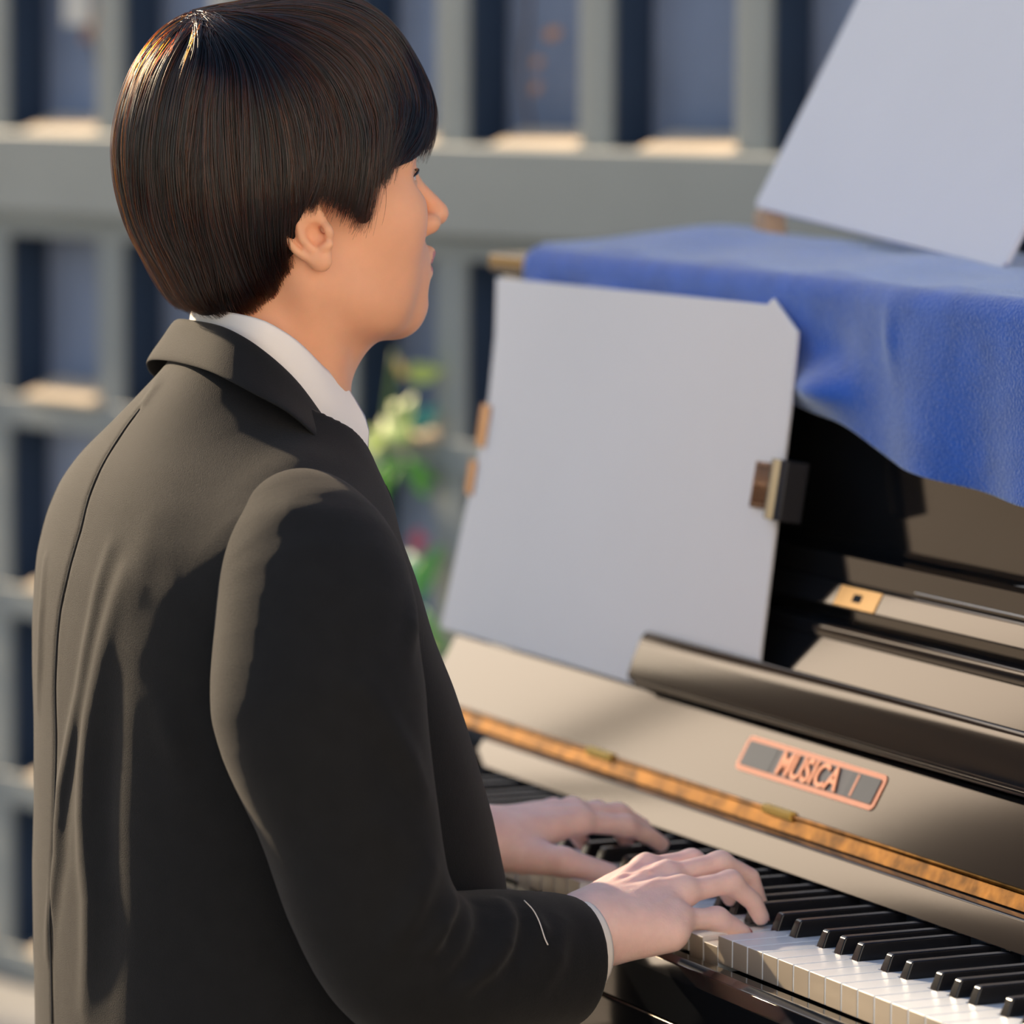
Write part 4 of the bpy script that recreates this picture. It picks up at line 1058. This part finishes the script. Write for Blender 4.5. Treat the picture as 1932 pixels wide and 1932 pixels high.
chain(shirt_root, [(-0.266, YM, 1.10), (-0.258, YM, 0.98), (-0.240, YM, 0.82)], [0.038, 0.050, 0.064], 0.03)
cone(shirt_root, (-0.275, YM, 1.19), (-0.285, YM, 1.115), 0.058, 0.050, 0.004, 's')
shirt = sdf_obj('shirt', shirt_root, (-0.43, 0.02, 0.66), (-0.10, 0.30, 1.18), 0.005, M['shirt']); pset(shirt, person)
SIN = outw(SU + [0, 0, -0.012], -0.004)
sc_ = strip('shirt_collar', [SIN, outw(SU.copy(), -0.0015), SU + [0, 0, 0.0006], SU * 0.5 + SD * 0.5, SD], M['shirt'], 0.0014, shirt, 1)
# shirt cuffs
def ring_cuff(name, c, d, r, ln, m, parent, th=0.0014, sq=1.0):
    c = np.array(c, float); d = np.array(d, float); d /= np.linalg.norm(d)
    u = np.cross(d, (0, 0, 1)); u /= np.linalg.norm(u); w = np.cross(u, d)
    V = []; F = []; n = 40
    for i, t in enumerate((0, 0.5, 0.93, 1.0)):
        rr2 = r * (1.0 if i < 3 else 0.985)
        for k in range(n):
            a = 2 * math.pi * k / n
            V.append(c + d * ln * t + u * math.cos(a) * rr2 * sq + w * math.sin(a) * rr2)
    for i in range(3):
        for k in range(n): F.append((i * n + k, i * n + (k + 1) % n, (i + 1) * n + (k + 1) % n, (i + 1) * n + k))
    o = mesh_obj(name, V, F, m); md = o.modifiers.new('t', 'SOLIDIFY'); md.thickness = th; md.offset = 0
    pset(o, parent); return o
ring_cuff('cuff', (-0.147, -0.024, 0.7280), (1, 0.24, 0.06), 0.0350, 0.0400, M['shirt'], shirt)
ring_cuff('cuff', (-0.125, 0.302, 0.750), (1, -0.62, 0.05), 0.0340, 0.034, M['shirt'], shirt)
# lapels laid on the jacket front
def on_jacket(P, off):
    P = np.array(P, float)
    for _ in range(8):
        N = sdf_grad(SJ, P, 0.003); P = P - N * (SJ(P) - off)[:, None]
    return P
inner = catmull([(-0.238, 0.099, 1.078), (-0.185, 0.120, 1.00), (-0.150, 0.140, 0.92), (-0.112, 0.157, 0.835)], 5)
outer = catmull([(-0.250, 0.066, 1.072), (-0.205, 0.052, 1.015), (-0.165, 0.085, 0.93), (-0.114, 0.150, 0.832)], 5)
rows = [inner, inner * 0.5 + outer * 0.5, outer]
rows = [on_jacket(r, 0.0012) for r in rows]
for s in (0, 1):
    rws = rows if not s else [r * [1, -1, 1] + [0, 2 * YM, 0] for r in rows]
    strip('lapel', rws, M['suit'], 0.002, jacket, 1, mirror=False)
# trousers, shoes, bench
ST = Sdf()
ell(ST, (-0.375, YM, 0.575), (0.105, 0.165, 0.105), 0)
for s in (-1, 1):
    chain(ST, [(-0.36, YM + s * 0.085, 0.545), (-0.02, YM + s * 0.125, 0.515)], [0.083, 0.066], 0.04)
    chain(ST, [(-0.02, YM + s * 0.125, 0.515), (-0.03, YM + s * 0.13, 0.28), (-0.045, YM + s * 0.13, 0.095)], [0.066, 0.058, 0.052], 0.02)
tr = sdf_obj('trousers', ST, (-0.50, -0.12, 0.02), (0.08, 0.44, 0.70), 0.006, M['trouser']); pset(tr, person)
for s in (-1, 1):
    SH = Sdf()
    chain(SH, [(-0.075, YM + s * 0.13, 0.050), (0.03, YM + s * 0.135, 0.045), (0.12, YM + s * 0.145, 0.034)], [0.040, 0.040, 0.032], 0.01)
    def flat(Q): return Q[:, 2] - 0.012
    SH.add(flat, (0, YM, -0.2), 0.4, 0.003, 's')
    sh = sdf_obj('shoe', SH, (-0.14, YM + s * 0.13 - 0.06, 0.0), (0.17, YM + s * 0.13 + 0.07, 0.11), 0.005, M['shoe']); pset(sh, person)
    sole = box('sole', (-0.112, YM + s * 0.138 - 0.036, 0.0005), (0.148, YM + s * 0.138 + 0.036, 0.0125), M['shoe'], person, 0.004)
bench = empty('piano_bench', (-0.38, YM, 0.0))
tag(bench, 'black padded piano bench under the seated man', 'bench')
box('seat_cushion', (-0.55, -0.18, 0.415), (-0.22, 0.50, 0.462), M['shoe'], bench, 0.015, 4)
box('frame', (-0.535, -0.165, 0.355), (-0.235, 0.485, 0.414), BK, bench, 0.004)
for x in (-0.52, -0.25):
    for y in (-0.15, 0.47):
        prism_y('leg', [(x - 0.02, 0.0), (x + 0.02, 0.0), (x + 0.024, 0.354), (x - 0.024, 0.354)], y - 0.022, y + 0.022, BK, bench, 0.003)
# ------------------------------------------------------------------ hair
def hair_sdf(shrink=0.0):
    S = Sdf(); f = HEADF; k = shrink
    ell(S, (-0.001, 0, 0.068), (0.121 - k, 0.092 - k, 0.100 - k), 0, fr=f)
    ell(S, (-0.040, 0, 0.110), (0.050 - k, 0.064 - k, 0.054 - k), 0.025, fr=f)
    ell(S, (0.042, 0, 0.102), (0.070 - k, 0.064 - k, 0.064 - k), 0.025, fr=f)
    ell(S, (-0.040, 0, 0.022), (0.078 - k, 0.082 - k, 0.074 - k), 0.030, fr=f)
    ell(S, (-0.055, 0, -0.028), (0.044 - k, 0.058 - k, 0.036 - k), 0.030, fr=f)
    for s in (-1, 1):
        ell(S, (0.029, s * 0.0575, -0.002), (0.021 - k, 0.0215 - k, 0.033 - k), 0.012, fr=f)
        ell(S, (0.020, s * 0.050, 0.030), (0.070 - k, 0.039 - k, 0.050 - k), 0.025, fr=f)
    ell(S, (0.070, 0, 0.062), (0.050 - k, 0.068 - k, 0.045 - k), 0.025, fr=f)
    return S
GUIDES = [
[(-0.0354, -0.027, 0.1593), (-0.0545, -0.008, 0.156), (-0.084, 0.002, 0.139), (-0.1091, -0.0004, 0.1129), (-0.1223, -0.0012, 0.0758), (-0.1244, -0.0001, 0.0422), (-0.1183, -0.0013, 0.0067), (-0.1078, -0.0027, -0.0258), (-0.0984, -0.0073, -0.0439)],
[(-0.0357, -0.0299, 0.1581), (-0.0585, -0.0289, 0.1502), (-0.0856, -0.0355, 0.1282), (-0.1064, -0.0389, 0.0931), (-0.115, -0.0376, 0.0554), (-0.1147, -0.0336, 0.0194), (-0.1038, -0.0311, -0.0192), (-0.0916, -0.026, -0.0463)],
[(-0.0353, -0.0323, 0.1572), (-0.0535, -0.0482, 0.1413), (-0.077, -0.0619, 0.107), (-0.0914, -0.0637, 0.0708), (-0.0971, -0.062, 0.0325), (-0.0932, -0.0534, -0.0084), (-0.0747, -0.0325, -0.0558)],
[(-0.0338, -0.0339, 0.1569), (-0.0469, -0.0614, 0.1321), (-0.0625, -0.0748, 0.0963), (-0.0716, -0.0787, 0.059), (-0.0752, -0.0766, 0.0204), (-0.0688, -0.0663, -0.0212), (-0.0502, -0.03, -0.0616)],
[(-0.0317, -0.0342, 0.1573), (-0.0317, -0.066, 0.1329), (-0.0377, -0.0829, 0.099), (-0.0451, -0.0878, 0.0614), (-0.0508, -0.0864, 0.0232), (-0.0492, -0.0725, -0.0173), (-0.0323, -0.0379, -0.0551)],
[(-0.0294, -0.0338, 0.158), (-0.0195, -0.0674, 0.1343), (-0.0146, -0.0871, 0.0981), (-0.0155, -0.0927, 0.063), (-0.0207, -0.0927, 0.0287), (-0.0263, -0.0829, -0.0021), (-0.0227, -0.0567, -0.0361)],
[(-0.027, -0.0333, 0.1587), (-0.0061, -0.0661, 0.1374), (0.01, -0.0852, 0.1047), (0.0125, -0.0928, 0.0688), (0.0075, -0.0946, 0.0384), (-0.0022, -0.0918, 0.0175)],
[(-0.0243, -0.032, 0.1597), (0.0079, -0.0631, 0.1404), (0.0328, -0.0804, 0.1077), (0.0391, -0.0886, 0.071), (0.0307, -0.0928, 0.0373), (0.0173, -0.0862, 0.0035)],
[(-0.0219, -0.0313, 0.1604), (0.0236, -0.0555, 0.1451), (0.0573, -0.0705, 0.1104), (0.064, -0.0816, 0.0695), (0.0529, -0.0879, 0.0363), (0.031, -0.077, -0.011)],
[(-0.0219, -0.0313, 0.1604), (0.0236, -0.0555, 0.1451), (0.0573, -0.0705, 0.1104), (0.064, -0.0816, 0.0695), (0.0529, -0.0879, 0.0363), (0.0368, -0.074, -0.0235)],
[(-0.0219, -0.0313, 0.1604), (0.0236, -0.0555, 0.1451), (0.0573, -0.0705, 0.1104), (0.064, -0.0816, 0.0695), (0.0529, -0.0879, 0.0363), (0.04, -0.076, -0.015)],
[(-0.0189, -0.0289, 0.1618), (0.0409, -0.0427, 0.1495), (0.08, -0.0543, 0.1136), (0.0884, -0.0688, 0.076), (0.0732, -0.0803, 0.0516), (0.0429, -0.0886, 0.0218)],
[(-0.0176, -0.0278, 0.1623), (0.048, -0.0348, 0.1513), (0.0884, -0.0434, 0.1166), (0.0995, -0.0579, 0.0816), (0.0897, -0.0711, 0.0558), (0.0502, -0.0884, 0.0325)],
[(-0.0157, -0.026, 0.1631), (0.056, -0.0234, 0.1525), (0.0983, -0.0269, 0.1177), (0.1077, -0.0474, 0.0837), (0.0985, -0.0638, 0.0558), (0.0678, -0.0819, 0.0345)],
[(-0.0123, -0.0227, 0.1645), (0.0692, -0.009, 0.1539), (0.106, -0.02, 0.1198), (0.118, -0.03, 0.086), (0.114, -0.044, 0.06), (0.0941, -0.0619, 0.0315)],
[(-0.01, -0.01, 0.1655), (0.0704, 0.0, 0.1536), (0.1075, -0.006, 0.1203), (0.1185, -0.018, 0.088), (0.1165, -0.03, 0.062), (0.106, -0.042, 0.0315)]]
def build_hair():
    rs = np.random.RandomState(11); N = 26
    def resample(g):
        c = catmull(g, 10); s = np.concatenate([[0], np.cumsum(np.linalg.norm(np.diff(c, axis=0), axis=1))]); t = np.linspace(0, s[-1], N)
        return np.stack([np.interp(t, s, c[:, k]) for k in range(3)], -1)
    GR = [resample([(-0.040 + 0.004 * math.sin(q), -0.012, 0.166)] + g[1:]) for q, g in enumerate(GUIDES)]
    mir = [g * [1, -1, 1] for g in GR]
    fan = GR + mir[::-1] + [GR[0]]
    fan = np.array(fan)                                   # closed fan around the whorl
    S0 = hair_sdf(0.0); Sc = hair_sdf(0.006)
    # --- base cap
    cut = Sdf(); 
    for op in Sc.ops: cut.ops.append(op)
    f = HEADF
    # keep the face, ears and neck free
    rbox(cut, (0.120, 0, -0.022), (0.078, 0.2, 0.052), 0.012, 0.006, 's', fr=f)
    for s in (-1, 1):
        ell(cut, (0.010, s * 0.085, -0.005), (0.026, 0.030, 0.030), 0.006, 's', fr=f)
        rbox(cut, (0.060, s * 0.075, -0.040), (0.052, 0.04, 0.034), 0.012, 0.006, 's', fr=f)
    cone(cut, f.p((-0.025, 0, -0.085)), f.p((0.06, 0, -0.085)), 0.048, 0.06, 0.004, 's')
    cap = sdf_obj('hair', cut, (-0.44, 0.03, 1.15), (-0.10, 0.29, 1.46), 0.003, M['haircap'])
    pset(cap, person)
    # --- strands
    n_cl = 900; n_st = 26000
    nf = len(fan) - 1
    seg_len = np.array([np.linalg.norm(fan[i + 1][14] - fan[i][14]) for i in range(nf)]) + 0.004
    cdf = np.concatenate([[0], np.cumsum(seg_len)]); cdf /= cdf[-1]
    def at_u(u):                                          # u in 0..1 around the fan -> (n, N, 3)
        x = np.interp(u % 1.0, cdf, np.arange(nf + 1)); i = np.minimum(x.astype(int), nf - 1); t = (x - i)[:, None, None]
        t = t * t * (3 - 2 * t) * 0.3 + t * 0.7
        return fan[i] * (1 - t) + fan[i + 1] * t
    cu = rs.rand(n_cl); cs = rs.rand(n_cl) ** 0.8 * 0.62; cdep = rs.rand(n_cl)
    ci = rs.randint(0, n_cl, n_st)
    loose = rs.rand(n_st)
    u = cu[ci] + rs.normal(0, 0.0035, n_st) * (0.6 + loose)
    t0 = np.clip(cs[ci] + rs.normal(0, 0.02, n_st), 0, 0.75)         # root position along the flow
    t0 = np.where(rs.rand(n_st) < 0.45, rs.rand(n_st) * 0.10, t0)
    t1 = np.clip(1.0 - np.abs(rs.normal(0, 0.030, n_st)) - 0.02 * cdep[ci], t0 + 0.2, 1.0) + rs.normal(0, 0.012, n_st)
    base = at_u(u)
    cdu = rs.normal(0, 0.010, n_cl); base2 = at_u(u + cdu[ci] + rs.normal(0, 0.003, n_st))
    mixw = (np.linspace(0, 1, N) ** 1.6)[None, :, None]; base = base * (1 - mixw) + base2 * mixw
    K = 18
    # stop each lock where it meets the ear
    el = (base - np.array([-0.0075, 0, -0.0080])); inside = ((el[..., 0] * 0.97 + el[..., 2] * 0.24) / 0.0215) ** 2 + ((el[..., 2] * 0.97 - el[..., 0] * 0.24) / 0.0335) ** 2 < 1
    inside &= np.abs(base[..., 1]) > 0.045
    xb = np.interp(base[..., 2], [-0.05, -0.02, 0.0, 0.0239, 0.0330, 0.0360], [0.030, 0.0385, 0.0420, 0.0460, 0.0520, 0.0700]) + rs.normal(0, 0.0012, (n_st, 1))
    inside |= (base[..., 0] > xb) & (base[..., 2] < 0.0355) & (np.abs(base[..., 1]) > 0.050)
    hit = np.where(inside.any(1), inside.argmax(1) / (N - 1), 2.0) + rs.normal(0, 0.008, n_st)
    t1 = np.minimum(t1, hit); t0 = np.minimum(t0, np.maximum(t1 - 0.2, 0))
    tt = t0[:, None] + (t1 - t0)[:, None] * np.linspace(0, 1, K)[None]
    x = np.clip(tt, 0, 1.02) * (N - 1); i = np.minimum(x.astype(int), N - 2); fr_ = (x - i)[..., None]
    ar = np.arange(n_st)[:, None]
    P = base[ar, i] * (1 - fr_) + base[ar, i + 1] * fr_
    # waviness by clump, growing towards the tips
    w = np.linspace(0, 1, K)[None, :, None]
    cw = rs.normal(0, 1, (n_cl, 3)); sw = rs.normal(0, 1, (n_st, 3))
    P = P + cw[ci][:, None, :] * 0.0034 * w ** 1.5 + sw[:, None, :] * (0.0005 + 0.0013 * w ** 1.3)
    ph = rs.rand(n_cl) * 6.28
    P = P + (np.sin(w * 5 + ph[ci][:, None, None]) * 0.0011 * w) * cw[ci][:, None, :]
    P = P + (rs.normal(0, 1, (n_st, 3)) * [0.0055, 0.0055, 0.002])[:, None, :] * (np.clip(1 - tt * 4.5, 0, 1) ** 1.5)[..., None]
    Wp = HEADF.pts(P.reshape(-1, 3))
    # depth below / above the hair surface: clump relief + own jitter
    dep = (-0.0058 * cdep[ci] - 0.0035 * rs.rand(n_st) ** 1.5 + 0.0012 * (loose > 0.93))
    dep = np.repeat(dep[:, None], K, 1) + 0.0012 * np.sin(np.linspace(0, 4, K)[None] + ph[ci][:, None])
    dep = dep - 0.004 * (np.linspace(1, 0, K)[None] ** 3) * (t0 > 0.12)[:, None]
    dep = dep.reshape(-1)
    for _ in range(3):
        d = evalc(S0, Wp); G = sdf_grad(S0, Wp, 0.003)
        Wp = Wp - G * np.clip(d - dep, -0.02, 0.02)[:, None]
    hc = bpy.data.hair_curves.new('hair_strands')
    hc.add_curves([K] * n_st)
    hc.points.foreach_set('position', Wp.astype(np.float32).ravel())
    rad = np.repeat((0.00016 + 0.00010 * rs.rand(n_st))[:, None], K, 1) * np.interp(np.linspace(0, 1, K), [0, 0.6, 1], [1, 1, 0.25])[None]
    at = hc.attributes.get('radius') or hc.attributes.new('radius', 'FLOAT', 'POINT')
    at.data.foreach_set('value', rad.astype(np.float32).ravel())
    hc.materials.append(M['hair'])
    ho = bpy.data.objects.new('hair_strands', hc); COL.objects.link(ho); pset(ho, cap)
    ho['kind'] = 'stuff'
    return cap
M['haircap'] = mat('hair_base', (0.006, 0.005, 0.005), 0.6, spec=0.2)
mh = bpy.data.materials.new('hair_fibre'); mh.use_nodes = True; nt = mh.node_tree; nt.nodes.clear()
hb = nt.nodes.new('ShaderNodeBsdfHairPrincipled'); hb.parametrization = 'MELANIN'
hb.inputs['Melanin'].default_value = 0.985; hb.inputs['Melanin Redness'].default_value = 0.6
hb.inputs['Roughness'].default_value = 0.20; hb.inputs['Radial Roughness'].default_value = 0.45
hb.inputs['Coat'].default_value = 0.5; hb.inputs['IOR'].default_value = 1.65
hb.inputs['Random Roughness'].default_value = 0.2; hb.inputs['Random Color'].default_value = 0.3
ho_ = nt.nodes.new('ShaderNodeOutputMaterial'); nt.links.new(hb.outputs[0], ho_.inputs[0])
M['hair'] = mh
hair = build_hair()
